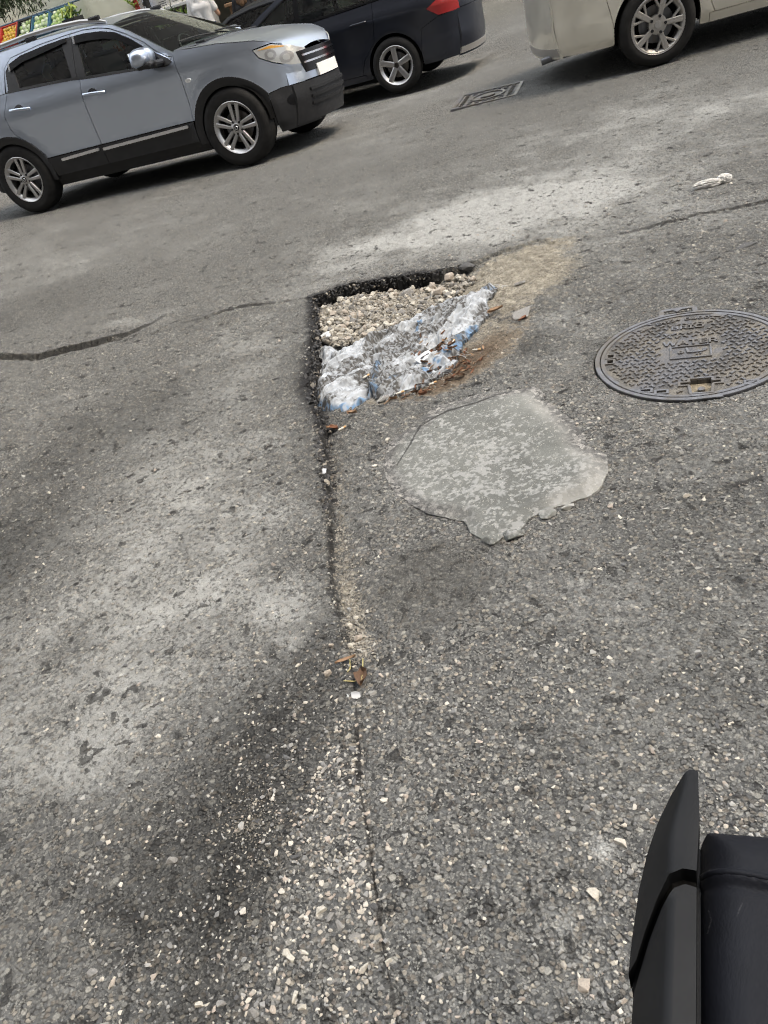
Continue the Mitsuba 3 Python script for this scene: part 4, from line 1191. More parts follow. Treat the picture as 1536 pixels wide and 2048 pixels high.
# ---- silver crossover on the left
SUV = car_tw(-2.221, 10.178, -0.4592, 1.007, 0.0, -2.98)
SV = thing('silver_crossover', 'silver blue crossover car with roof rails and five double-spoke alloy wheels, on the left', 'car')
B = Body(lf=0.91)
arch = arch_cut(B)
arch_in = arch_cut(B, 0.355)
low_body = Polygon([(-0.70, 0.30), (-0.70, 0.95), (-0.62, 1.12), (0.2, 1.128), (1.04, 1.083), (1.21, 1.062), (1.8, 1.012), (2.15, 0.975), (2.24, 1.08), (2.36, 1.058), (2.68, 1.032), (3.0, 0.975), (3.18, 0.905), (3.30, 0.80), (3.40, 0.62), (3.42, 0.30)])
clad_line = 0.485
body_up = low_body.intersection(sbox(-2, clad_line, 3.27, 2)).difference(arch)
fd_front = LineString([(2.195, 0.2), (2.20, 0.44), (2.22, 0.62), (2.24, 0.84), (2.215, 1.06), (2.20, 1.2)])
gap_b = [(1.09, 0.2), (1.09, 0.38), (1.10, 0.63), (1.12, 0.86), (1.14, 1.06), (1.14, 1.2)]
gap_f = list(fd_front.coords)
gap_r = [(0.45, 0.2), (0.40, 0.52), (0.31, 0.64), (0.16, 0.765), (0.135, 0.82), (0.13, 0.94), (0.22, 1.11), (0.25, 1.2)]
z_front_door = Polygon(gap_b + gap_f[::-1])
z_rear_door = Polygon(gap_r + gap_b[::-1])
z_fender = Polygon(gap_f + [(3.6, 1.2), (3.6, 0.2)])
z_quarter = Polygon([(-1, 0.2)] + gap_r + [(-1, 1.2)])
lamp_f = Polygon([(2.98, 0.905), (3.01, 0.84), (3.10, 0.775), (3.22, 0.71), (3.33, 0.69), (3.36, 0.73), (3.33, 0.79), (3.24, 0.865), (3.12, 0.915)])
bump_f = Polygon([(3.0, 0.2), (3.005, 0.545), (3.10, 0.56), (3.20, 0.558), (3.32, 0.545), (3.40, 0.51), (3.46, 0.50), (3.46, 0.2)])
for side in (-1, 1):
    for nm, zone in (('front_door', z_front_door), ('rear_door', z_rear_door), ('front_fender', z_fender.difference(lamp_f.buffer(0.004)).difference(bump_f)), ('rear_quarter', z_quarter)):
        pg = body_up.intersection(zone).buffer(-0.0028, join_style='mitre')
        k_ = part(SV, nm, side_panel(B, pg, side, depth=0.03), 'paint_silver', 40, tw=SUV)
        if side < 0 and nm == 'front_door':
            FD = k_
        if side < 0 and nm == 'rear_door':
            RD = k_
    # black cladding: door sills, arch trims, bumper corner
    cladz = low_body.intersection(sbox(-2, 0.20, 3.28, clad_line - 0.004)).difference(arch).difference(bump_f)
    sill = Polygon([(0.42, 0.27), (2.2, 0.285), (2.2, 0.2), (0.42, 0.2)])
    for nm, zone in (('door_cladding', z_front_door), ('door_cladding', z_rear_door)):
        pg = cladz.intersection(zone).difference(sill).buffer(-0.0028, join_style='mitre')
        part(SV, nm, side_panel(B, pg, side, 0.006, 0.03), 'plastic_dark', 40, tw=SUV)
    part(SV, 'sill', side_panel(B, Polygon([(0.36, 0.20), (0.36, 0.30), (2.26, 0.30), (2.26, 0.20)]), side, -0.03, 0.10), 'plastic_black', 40, tw=SUV)
    for ax in B.arches:
        band_ = Point(ax, B.wheel_z).buffer(0.425, 24).difference(Point(ax, B.wheel_z).buffer(0.352, 24)).intersection(sbox(-2, 0.27, 4, 2)).difference(bump_f.buffer(0.004))
        part(SV, 'arch_trim', side_panel(B, band_, side, 0.010, 0.10, 0.03), 'plastic_dark', 40, tw=SUV)
    part(SV, 'headlamp', side_panel(B, lamp_f.buffer(-0.002).intersection(sbox(0, 0, 3.30, 2)), side, 0.004, 0.02, 0.025), 'lens_pale', 40, tw=SUV)
    for bx_, bz_, br_ in ((3.10, 0.835, 0.042), (3.20, 0.785, 0.046)):
        part(SV, 'lamp_bowl', side_panel(B, Point(bx_, bz_).buffer(br_).difference(Point(bx_, bz_).buffer(br_ * 0.55)), side, 0.0065, 0.004, 0.012), 'alloy', 40, tw=SUV)
        part(SV, 'lamp_bulb', side_panel(B, Point(bx_, bz_).buffer(br_ * 0.5), side, 0.0065, 0.004, 0.012), 'lens_pale', 40, tw=SUV)
    part(SV, 'turn_lamp', side_panel(B, Polygon([(3.02, 0.893), (3.10, 0.885), (3.20, 0.868), (3.20, 0.876), (3.12, 0.905)]), side, 0.008, 0.01, 0.02), 'lens_amber', 40, tw=SUV)
    part(SV, 'bumper_corner', side_panel(B, bump_f.buffer(-0.003).intersection(sbox(2, 0.2, 3.28, 2)), side, 0.010, 0.05, 0.03), 'plastic_dark', 40, tw=SUV)
    fog = shapely.affinity.scale(Point(3.19, 0.44).buffer(0.05), 1.3, 1.0)
    part(SV, 'fog_lamp', side_panel(B, fog, side, 0.014, 0.01, 0.02), 'trim_gloss', 40, tw=SUV)
    # upper body: cant rail and pillars, then door frames, pillar trims, glass, rain visors
    seam = [(0.20, 1.10), (0.24, 1.33), (0.34, 1.405), (0.70, 1.435), (1.03, 1.442), (1.26, 1.44), (1.43, 1.42), (1.56, 1.388), (1.72, 1.318), (1.92, 1.208), (2.05, 1.108), (2.16, 1.045), (2.21, 1.03)]
    roof_edge = [(-0.62, 1.40), (-0.2, 1.455), (0.24, 1.476), (0.7, 1.482), (1.1, 1.472), (1.40, 1.447), (1.60, 1.41), (1.77, 1.325), (1.97, 1.21), (2.15, 1.10), (2.235, 1.055)]
    cant = Polygon(roof_edge + seam[::-1] + [(0.20, 1.128), (-0.62, 1.12)])
    qwin = Polygon([(-0.52, 1.17), (-0.30, 1.36), (0.14, 1.375), (0.10, 1.15)])
    part(SV, 'cant_rail', side_panel(B, cant.difference(qwin).buffer(-0.003, join_style='mitre'), side, 0.0, 0.03), 'paint_silver', 40, tw=SUV)
    part(SV, 'quarter_window', side_panel(B, qwin, side, -0.004, 0.004), 'glass_dark', True, tw=SUV)
    fr_out = Polygon(seam[1:] + [(2.215, 1.035), (2.15, 0.982), (1.8, 1.019), (1.21, 1.069), (1.04, 1.09), (0.22, 1.132)])
    fr_out = fr_out.buffer(-0.004, join_style='mitre')
    vis_r = [(0.30, 1.355), (0.47, 1.398), (0.79, 1.418), (1.04, 1.422)]
    vis_f = [(1.13, 1.418), (1.27, 1.412), (1.47, 1.388), (1.63, 1.345), (1.79, 1.262), (1.95, 1.155), (2.06, 1.06)]
    gl_r = Polygon([(0.40, 1.125), (0.345, 1.32), (0.49, 1.372), (0.79, 1.395), (0.985, 1.398), (1.055, 1.092)])
    gl_f = Polygon([(1.215, 1.072), (1.17, 1.392), (1.27, 1.388), (1.47, 1.362), (1.63, 1.315), (1.79, 1.232), (1.93, 1.132), (1.955, 1.005), (1.80, 1.022)])
    sash = fr_out.difference(gl_r).difference(gl_f)
    upper_paint = fr_out.difference(Polygon(vis_r + [(1.13, 1.415)] + vis_f + [(2.06, 0.9), (0.25, 0.9), (0.25, 1.3)]))
    black = sash.difference(upper_paint)
    for g_ in getattr(upper_paint, 'geoms', [upper_paint]):
        if g_.area > 0.002:
            for nm, zone in (('door_frame', sbox(-1, 0, 1.098, 3)), ('door_frame', sbox(1.104, 0, 4, 3))):
                q = g_.intersection(zone)
                if q.area > 0.002:
                    part(SV, nm, side_panel(B, q, side, 0.002, 0.03), 'paint_silver', 40, tw=SUV)
    bl_ = black.buffer(0)
    part(SV, 'pillar_trim', side_panel(B, bl_.intersection(sbox(-1, 0, 1.108, 3)), side, -0.002, 0.03, 0.03), 'plastic_black', 40, tw=SUV)
    part(SV, 'pillar_trim', side_panel(B, bl_.intersection(sbox(1.112, 0, 4, 3)), side, -0.002, 0.03, 0.03), 'plastic_black', 40, tw=SUV)
    part(SV, 'rear_side_window', side_panel(B, gl_r, side, -0.012, 0.002), 'glass_dark', True, tw=SUV)
    part(SV, 'front_side_window', side_panel(B, gl_f, side, -0.012, 0.002), 'glass_tint', True, tw=SUV)
    for V_, dn in ((vis_r, 0.058), (vis_f, 0.062)):
        lower = [(a + 0.010, b - dn * (0.45 + 0.55 * min(1, (len(V_) - 1 - i) * 0.6 + 0.2))) for i, (a, b) in enumerate(V_)]
        part(SV, 'rain_visor', side_panel(B, Polygon(V_ + lower[::-1]), side, 0.012, 0.02, 0.025, bulge=lambda A_: 0.0 * A_[:, 0]), 'trim_gloss', 40, tw=SUV)
        a0, a1 = V_[0], lower[0]
        part(SV, 'visor_clip', side_panel(B, Polygon([a0, (a0[0] + 0.018, a0[1] + 0.002), (a1[0] + 0.018, a1[1]), a1]), side, 0.018, 0.012, 0.02), 'chrome', False, tw=SUV)
    # belt moulding, chrome strips
    belt_ = LineString([(0.24, 1.135), (0.6, 1.118), (1.04, 1.088), (1.21, 1.066), (1.8, 1.016), (2.13, 0.980)])
    part(SV, 'belt_strip', side_panel(B, belt_.buffer(0.010, cap_style='flat'), side, 0.004, 0.02, 0.03), 'plastic_black', 40, tw=SUV)
    for (a, b, c, d) in ((0.575, 0.44, 1.04, 0.452), (1.115, 0.442, 2.12, 0.452)):
        part(SV, 'chrome_strip', side_panel(B, LineString([(a, b), (c, d)]).buffer(0.0135), side, 0.022, 0.03, 0.02), 'chrome', 40, tw=SUV)
    # roof rail with feet
    rail = [(-0.45, 1.455), (-0.3, 1.50), (0.24, 1.515), (0.56, 1.525), (0.92, 1.52), (1.22, 1.497), (1.42, 1.462), (1.50, 1.435)]
    rp = [(X_, side * (float(B.y(X_, 1.46)) - 0.055), Z_ + 0.012) for X_, Z_ in rail]
    rm = tube(rp, [0.016, 0.022, 0.023, 0.023, 0.023, 0.023, 0.022, 0.012], 10)
    part(SV, 'roof_rail', rm, 'alloy', 50, tw=SUV)
    for X_ in (0.60, -0.25, 1.38):
        part(SV, 'rail_foot', bx(X_, side * (float(B.y(X_, 1.46)) - 0.055), 1.495, 0.13, 0.04, 0.05, 0.012), 'plastic_black', False, tw=SUV)
    wheel(SV, SUV, 0.0, B.w - 0.012, side, 0.345, 0.215, 0.222, 'alloy', 0.345)
    wheel(SV, SUV, 2.63, B.w - 0.012, side, 0.345, 0.215, 0.222, 'alloy', 0.345)
    # mirror
    mp = trimesh.creation.icosphere(4, 1.0)
    v = np.array(mp.vertices)
    v = np.sign(v) * np.abs(v) ** 0.85
    v = v * [0.095, 0.125, 0.082]
    v[:, 0] += np.where(v[:, 1] * side > 0, -0.02, 0.0)
    m = tm(v + [2.00, side * 0.985, 1.085], mp.faces)
    mk = part(SV, 'mirror', m, 'paint_silver', True, tw=SUV)
    part(mk, 'base', cat([bx(2.06, side * 0.93, 1.015, 0.13, 0.16, 0.055, 0.02), bx(2.02, side * 0.985, 1.02, 0.16, 0.18, 0.05, 0.02)]), 'plastic_black', False, tw=SUV)
    part(mk, 'glass', bx(1.905, side * 0.985, 1.09, 0.006, 0.17, 0.11, 0.003), 'chrome', False, tw=SUV)
    tri_ = Polygon([(1.94, 1.00), (1.955, 1.15), (2.0, 1.12), (2.16, 1.03), (2.2, 0.995), (2.15, 0.978)])
    part(mk, 'sail_panel', side_panel(B, tri_, side, 0.005, 0.02, 0.03), 'plastic_black', 40, tw=SUV)
    part(SV, 'side_repeater', side_panel(B, shapely.affinity.scale(Point(2.305, 0.818).buffer(0.022), 1.4, 0.8), side, 0.008, 0.012, 0.01), 'plate_white', 40, tw=SUV)
    # door handles with their cups
    for par, hx, hz in ((FD, 1.275, 0.925), (RD, 0.355, 0.965)):
        y_ = float(B.y(hx, hz))
        hp = [(hx - 0.12, side * (y_ + 0.006), hz + 0.012), (hx - 0.105, side * (y_ + 0.030), hz + 0.010), (hx, side * (y_ + 0.036), hz + 0.002), (hx + 0.10, side * (y_ + 0.030), hz - 0.010), (hx + 0.115, side * (y_ + 0.004), hz - 0.012)]
        m = tube(hp, 0.0155, 10)
        if side < 0:
            part(par, 'handle', m, 'paint_silver', 50, tw=SUV)
            cup = shapely.affinity.scale(Point(hx - 0.02, hz - 0.002).buffer(0.05), 1.15, 0.95)
            part(par, 'handle_cup', side_panel(B, cup.intersection(sbox(0, hz + 0.0, 3, 2)), side, 0.003, 0.004, 0.01), 'plastic_black', 40, tw=SUV)
            part(par, 'handle_cup', side_panel(B, cup.intersection(sbox(0, 0, 3, hz)), side, 0.003, 0.004, 0.01), 'paint_silver', 40, tw=SUV)
# roof, hood, screens, nose, tail
part(SV, 'roof', skin(B, [(-0.62, 1.40), (-0.2, 1.455), (0.24, 1.476), (0.7, 1.482), (1.1, 1.472), (1.40, 1.447), (1.60, 1.41)], crown=0.045, out=0.001), 'paint_silver', True, tw=SUV)
part(SV, 'hood', skin(B, [(2.245, 1.075), (2.36, 1.06), (2.68, 1.034), (3.0, 0.977), (3.14, 0.92), (3.22, 0.865), (3.28, 0.80)], crown=0.035, out=-0.004), 'paint_silver', True, tw=SUV)
part(SV, 'windscreen', ruled(B, (2.235, 1.055), (1.60, 1.412), 0.20, 0.06, crown=0.045, inset=0.012), 'glass_screen', True, tw=SUV)
part(SV, 'cowl', cat([bx(2.40, 0, 1.085, 0.10, 1.2, 0.02, 0.006), bx(2.32, 0, 1.06, 0.22, 1.5, 0.02, 0.006)]), 'plastic_black', False, tw=SUV)
for a, b in (((2.40, -0.25, 1.125), (2.22, -0.66, 1.13)), ((2.42, 0.3, 1.125), (2.36, -0.15, 1.14))):
    part(SV, 'wiper', tube([a, tuple((np.array(a) + b) / 2 + [0, 0, 0.01]), b], 0.008, 6), 'plastic_black', True, tw=SUV)
part(SV, 'nose', end_panel(B, [(-0.62, 0.56), (0.62, 0.56), (0.60, 0.80), (-0.60, 0.80)], True, -0.004), 'paint_silver', 40, tw=SUV)
part(SV, 'lower_bumper', end_panel(B, [(-0.60, 0.22), (0.60, 0.22), (0.60, 0.55), (-0.60, 0.55)], True, 0.004), 'plastic_dark', 40, tw=SUV)
part(SV, 'grille', end_panel(B, [(-0.42, 0.62), (0.42, 0.62), (0.48, 0.80), (-0.48, 0.80)], True, 0.006), 'trim_gloss', 40, tw=SUV)
for z_ in (0.36, 0.42, 0.48):
    part(SV, 'grille_bar', end_panel(B, [(-0.45, z_ - 0.012), (0.45, z_ - 0.012), (0.45, z_ + 0.012), (-0.45, z_ + 0.012)], True, 0.022, 0.03), 'plastic_black', 40, tw=SUV)
for z_ in (0.70, 0.76):
    part(SV, 'grille_strip', end_panel(B, [(-0.42, z_ - 0.008), (0.42, z_ - 0.008), (0.42, z_ + 0.008), (-0.42, z_ + 0.008)], True, 0.014, 0.02), 'chrome', 40, tw=SUV)
part(SV, 'number_plate', end_panel(B, [(-0.26, 0.56), (0.26, 0.56), (0.26, 0.66), (-0.26, 0.66)], True, 0.016), 'plate_white', 40, tw=SUV)
part(SV, 'tailgate', end_panel(B, [(-0.82, 0.30), (0.82, 0.30), (0.80, 1.10), (-0.80, 1.10)], False, -0.06), 'paint_silver', 40, tw=SUV)
part(SV, 'rear_window', ruled(B, (-0.70, 1.08), (-0.62, 1.40), -0.05, -0.03, crown=0.02, inset=0.02), 'glass_dark', True, tw=SUV)


def underbody(parent, tw, B, x0, x1, zt, wz=0.345, rr=0.37):
    """dark floor, wheel wells and inner walls that stop the light"""
    ms = [bx((x0 + x1) / 2, 0, 0.30, x1 - x0 - 0.8, 1.30, 0.10), bx((x0 + x1) / 2, 0, 0.31, x1 - x0, 0.7, 0.08), bx(B.arches[1] + 0.45, 0, 0.55, 0.06, 1.2, 0.5), bx(B.arches[1] - 0.42, 0, 0.6, 0.06, 1.50, 0.7), bx(B.arches[0] + 0.42, 0, 0.55, 0.06, 1.5, 0.5), bx(B.arches[0] - 0.42, 0, 0.55, 0.06, 1.2, 0.5)]
    for ax in B.arches:
        n = 14
        a = np.linspace(0, math.pi, n)
        for side in (-1, 1):
            V, F = [], []
            for q in a:
                for yy in (0.50, B.w - 0.035):
                    V.append([ax + rr * math.cos(q), side * yy, wz + rr * math.sin(q)])
            for i in range(n - 1):
                F += [[2 * i, 2 * i + 1, 2 * i + 3], [2 * i, 2 * i + 3, 2 * i + 2]]
            ms.append(tm(V, F))
            ms.append(bx(ax, side * 0.50, wz + 0.16, rr * 1.9, 0.01, 0.42))
    part(parent, 'underbody', cat(ms), 'void_black', False, tw=tw)
    ms = []
    for side in (-1, 1):
        pg = Polygon([(x0 + 0.05, 0.25), (x0 + 0.05, zt), (x1 - 0.8, zt - 0.06), (x1 - 0.15, zt - 0.30), (x1 - 0.1, 0.25)]).difference(arch_cut(B, rr))
        ms.append(side_panel(B, pg, side, -0.045, 0.002, 0.06))
    part(parent, 'inner_shell', cat(ms), 'void_black', False, tw=tw)


def cabin(parent, tw, xs, zf=0.35, zb=0.98, xd=1.9, hw=0.74, h=0.66):
    k = part(parent, 'cabin', cat([bx((xs + xd) / 2, 0, zf, xd - xs + 0.3, hw * 2, 0.04), bx(xd + 0.12, 0, zb - 0.12, 0.36, hw * 1.9, 0.24, 0.05)]), 'seat_cloth', False, tw=tw)
    for side in (-1, 1):
        for X_, nm in ((xs + 1.02, 'seat'), (xs + 0.02, 'rear_seat')):
            b = bx(X_, side * 0.36, zb - 0.14, 0.16, 0.50, h, 0.06, ry=-0.22)
            c = bx(X_ + 0.26, side * 0.36, 0.55, 0.50, 0.50, 0.16, 0.05)
            hd = bx(X_ - 0.13, side * 0.36, zb + 0.26, 0.10, 0.26, 0.18, 0.04, ry=-0.15)
            part(parent, 'seat', cat([b, c, hd]), 'seat_cloth', False, tw=tw)
    th = np.linspace(0, 2 * np.pi, 25)
    R_ = np.stack([0 * th, 0.18 * np.cos(th), 0.18 * np.sin(th)], 1)
    M_ = trimesh.transformations.rotation_matrix(-0.45, [0, 1, 0])[:3, :3]
    part(parent, 'steering_wheel', tube(R_ @ M_.T + [xd - 0.22, 0.36, zb - 0.02], 0.013, 8, False), 'plastic_black', True, tw=tw)


underbody(SV, SUV, B, -0.65, 3.3, 1.05)
cabin(SV, SUV, 0.20, zb=1.06, xd=2.0)


# ---- a saloon car, used three times
def saloon(key, tw, paint, wheels, detail=False, glass_side='glass_dark', flare=0.012):
    B = Body(w=0.86, xf=2.45, lf=1.0, nf=2.5, xr=-0.30, lr=0.66, nr=2.7, belt=0.98, tumble=0.42, arches=(0.0, 2.65), ra=0.345, flare=flare, wheel_z=0.31)
    arch = arch_cut(B, 0.345)
    low = Polygon([(-0.95, 0.30), (-0.98, 0.62), (-0.93, 0.93), (-0.80, 1.00), (-0.40, 1.035), (0.5, 1.00), (1.6, 0.965), (2.16, 0.945), (2.6, 0.90), (3.0, 0.83), (3.25, 0.72), (3.36, 0.50), (3.32, 0.22), (2.9, 0.20), (0.38, 0.215), (-0.38, 0.27)]).difference(arch)
    gf = [(2.12, 0.0), (2.12, 0.5), (2.14, 0.8), (2.10, 1.2)]
    gb = [(1.15, 0.0), (1.15, 0.6), (1.16, 1.2)]
    gr = [(0.48, 0.0), (0.47, 0.27), (0.40, 0.44), (0.22, 0.60), (0.17, 0.80), (0.14, 1.2)]
    bumper = Polygon([(-1.2, 0.0), (-1.2, 0.74), (-0.62, 0.70), (-0.40, 0.62), (-0.37, 0.50), (-0.34, 0.35), (-0.36, 0.0)])
    lamp = Polygon([(-1.2, 0.70), (-1.2, 0.92), (-0.70, 0.90), (-0.50, 0.80), (-0.62, 0.71)])
    sill_gap = sbox(0.42, 0.0, 2.16, 0.285)
    for side in (-1, 1):
        for nm, zone in (('front_door', Polygon(gb + gf[::-1]).difference(sill_gap)), ('rear_door', Polygon(gr + gb[::-1]).difference(sill_gap)), ('front_fender', Polygon(gf + [(4, 1.2), (4, 0)]).difference(sill_gap)),
                         ('rear_quarter', Polygon([(-1.2, 0)] + gr + [(-1.2, 1.2)]).difference(bumper).difference(lamp).difference(sill_gap)), ('sill', sill_gap)):
            pg = low.intersection(zone).intersection(sbox(-0.84, 0, 3.26, 2)).buffer(-0.0025, join_style='mitre')
            for g_ in getattr(pg, 'geoms', [pg]):
                if g_.area > 0.004:
                    part(key, nm, side_panel(B, g_, side, 0.0 if nm != 'sill' else 0.004, 0.03), paint, 40, tw=tw)
        part(key, 'tail_lamp', side_panel(B, lamp.intersection(sbox(-0.84, 0, 0, 2)), side, 0.004, 0.02, 0.03), 'lens_red', 40, tw=tw)
        part(key, 'bumper_side', side_panel(B, bumper.difference(arch).intersection(sbox(-0.84, 0.235, 0, 2)).buffer(-0.0025), side, 0.004, 0.03, 0.025), paint, 40, tw=tw)
        roof = [(-0.42, 1.04), (-0.15, 1.20), (0.12, 1.335), (0.45, 1.395), (0.85, 1.415), (1.25, 1.395), (1.65, 1.22), (2.14, 0.955)]
        dlo = Polygon([(-0.22, 1.045), (-0.20, 1.10), (-0.02, 1.21), (0.20, 1.305), (0.55, 1.35), (0.9, 1.36), (1.18, 1.345), (1.52, 1.20), (1.90, 0.995), (1.0, 1.010)])
        up = Polygon(roof + [(2.14, 0.95), (1.6, 0.97), (0.5, 1.004), (-0.40, 1.038)])
        part(key, 'pillars', side_panel(B, up.difference(dlo).buffer(-0.002), side, 0.0, 0.03), paint, 40, tw=tw)
        tr_ = dlo.buffer(0.014).difference(dlo.buffer(-0.004))
        part(key, 'window_trim', side_panel(B, tr_, side, 0.004, 0.01, 0.03), 'trim_gloss', 40, tw=tw)
        bars = [sbox(1.12, 0.9, 1.19, 1.5), Polygon([(0.10, 0.9), (0.06, 1.5), (0.09, 1.5), (0.13, 0.9)])]
        for k_, b_ in enumerate(bars):
            part(key, 'pillar_trim', side_panel(B, dlo.intersection(b_), side, -0.003, 0.02, 0.03), 'trim_gloss', 40, tw=tw)
        rest_ = dlo.difference(shapely.unary_union(bars))
        for g_ in rest_.geoms:
            part(key, 'side_window', side_panel(B, g_, side, -0.008, 0.002), glass_side, True, tw=tw)
        for ax in B.arches:
            wheel(key, tw, ax, B.w - 0.012, side, 0.31, 0.20, 0.212, wheels if side < 0 else 'plain', 0.31)
        mp = trimesh.creation.icosphere(3, 1.0)
        mk = part(key, 'mirror', tm(np.array(mp.vertices) * [0.085, 0.12, 0.075] + [1.88, side * 0.95, 1.03], mp.faces), paint, True, tw=tw)
        part(mk, 'arm', bx(1.92, side * 0.86, 0.985, 0.09, 0.14, 0.04, 0.015), 'plastic_black', False, tw=tw)
        for hx in (1.30, 0.36):
            y_ = float(B.y(hx, 0.84))
            part(key, 'door_handle', tube([(hx - 0.1, side * (y_ + 0.004), 0.845), (hx - 0.08, side * (y_ + 0.03), 0.845), (hx + 0.08, side * (y_ + 0.03), 0.842), (hx + 0.1, side * (y_ + 0.004), 0.84)], 0.014, 8), paint, 50, tw=tw)
    part(key, 'roof', skin(B, [(0.12, 1.335), (0.45, 1.395), (0.85, 1.415), (1.25, 1.395)], crown=0.04), paint, True, tw=tw)
    part(key, 'rear_window', ruled(B, (-0.42, 1.04), (0.12, 1.335), -0.10, -0.03, crown=0.04, inset=0.01), 'glass_dark', True, tw=tw)
    part(key, 'windscreen', ruled(B, (2.14, 0.955), (1.25, 1.395), 0.20, 0.06, crown=0.045, inset=0.01), 'glass_screen', True, tw=tw)
    part(key, 'hood', skin(B, [(2.14, 0.952), (2.6, 0.902), (3.0, 0.832), (3.22, 0.735)], crown=0.03), paint, True, tw=tw)
    part(key, 'boot_lid', skin(B, [(-0.925, 0.935), (-0.80, 1.0), (-0.42, 1.038)], crown=0.03), paint, True, tw=tw)
    yb = 0.635
    part(key, 'tail_panel', end_panel(B, [(-yb, 0.72), (yb, 0.72), (yb, 0.95), (-yb, 0.95)], False, -0.02), paint, 40, tw=tw)
    part(key, 'rear_bumper', end_panel(B, [(-yb, 0.225), (yb, 0.225), (yb, 0.715), (-yb, 0.715)], False, 0.004), paint, 40, tw=tw)
    part(key, 'bumper_valance', end_panel(B, [(-yb, 0.245), (yb, 0.245), (yb, 0.31), (-yb, 0.31)], False, 0.010), 'cover_grey', 40, tw=tw)
    part(key, 'rear_plate', end_panel(B, [(-0.26, 0.77), (0.26, 0.77), (0.26, 0.88), (-0.26, 0.88)], False, -0.012), 'plate_white', 40, tw=tw)
    part(key, 'front_bumper', end_panel(B, [(-0.6, 0.24), (0.6, 0.24), (0.6, 0.74), (-0.6, 0.74)], True, 0.0), paint, 40, tw=tw)
    part(key, 'grille', end_panel(B, [(-0.42, 0.40), (0.42, 0.40), (0.46, 0.62), (-0.46, 0.62)], True, 0.012), 'trim_gloss', 40, tw=tw)
    underbody(key, tw, B, -0.85, 3.2, 0.92, 0.31, 0.335)
    cabin(key, tw, 0.25, zb=0.93, xd=1.85, hw=0.70, h=0.60)
    if detail:
        part(key, 'exhaust_pipe', tube([(-0.45, -0.52, 0.24), (-0.82, -0.52, 0.235), (-0.93, -0.52, 0.225)], 0.028, 12), 'iron_worn', 50, tw=tw)
        part(key, 'fuel_flap', side_panel(B, sbox(-0.02, 0.76, 0.14, 0.91).buffer(-0.02).buffer(0.02), -1, 0.0035, 0.004), paint, 40, tw=tw)
    return B


WC = thing('white_saloon', 'off-white saloon car seen from its rear corner, driving off to the right', 'car')
saloon(WC, car_tw(3.50, 7.66, -0.23, 0.98), 'paint_white', 'cover', True)
so = np.array([-2.185, 10.16])
se, sn = np.array([math.cos(-0.4592), math.sin(-0.4592)]), np.array([-math.sin(-0.4592), math.cos(-0.4592)])


def street(X, Y):
    """a point of the street in metres along and across the silver car"""
    return so + se * X + sn * Y


DS = thing('grey_saloon', 'dark grey saloon car parked by the shop, behind the silver crossover', 'car')
c_ = street(0.35, 3.85 + 0.77)
saloon(DS, car_tw(c_[0], c_[1], -0.4592, 0.95, -0.19), 'paint_dark', 'plain')
NV = thing('navy_saloon', 'dark navy car facing left, its windscreen behind the hood of the silver car', 'car')
c_ = street(3.40, 2.05 + 0.84)
saloon(NV, car_tw(c_[0], c_[1], -0.4592 + math.pi, 0.97, -0.165, 1.5), 'paint_navy', 'plain', glass_side='glass_tint')

# ------------------------------------------------------------------ far side of the street: pavement, shop, fruit stand
ST = T().translate([-2.185, 10.16, 0.0]).rotate([0, 0, 1], math.degrees(-0.4592))
mat('paving', proc(lambda p, n, uv: mix((0.20, 0.195, 0.185), (0.33, 0.32, 0.30), fbm(p.x * 3, p.y * 3, 0.0, 4))), 0.9)
mat('wall_cream', proc(lambda p, n, uv: mix((0.78, 0.775, 0.60), (0.86, 0.855, 0.70), fbm(p.x * 1.2, p.y * 1.2, p.z * 1.2, 4)) * (0.94 + 0.12 * noise(p.x * 9, p.y * 9, p.z * 3))), 0.85, spec=0.3)
mat('white_board', (0.72, 0.72, 0.70), 0.5)
mat('steel_blue', (0.10, 0.15, 0.21), 0.5, metal=0.2)
mat('crate_red', (0.48, 0.05, 0.04), 0.45)
mat('crate_black', (0.02, 0.022, 0.025), 0.5)
mat('crate_blue', (0.06, 0.16, 0.26), 0.45)
mat('carton', (0.68, 0.67, 0.62), 0.7)
mat('print_grey', (0.16, 0.16, 0.17), 0.7)


def fruit_mat(k, a, b, r=0.4):
    mat(k, proc(lambda p, n, uv: mix(a, b, smoothstep(0.35, 0.65, fbm(p.x * 22, p.y * 22, p.z * 22, 3)))), r)


fruit_mat('mango', (0.55, 0.40, 0.05), (0.50, 0.24, 0.04))
fruit_mat('melon', (0.38, 0.48, 0.20), (0.22, 0.34, 0.10))
fruit_mat('melon_pale', (0.58, 0.62, 0.50), (0.34, 0.45, 0.24))
fruit_mat('plum', (0.14, 0.03, 0.05), (0.05, 0.015, 0.03))
fruit_mat('carrot', (0.66, 0.24, 0.03), (0.55, 0.17, 0.02))
fruit_mat('leaf_green', (0.07, 0.15, 0.03), (0.14, 0.24, 0.05), 0.6)
mat('leaf_dark', (0.030, 0.050, 0.018), 0.6)

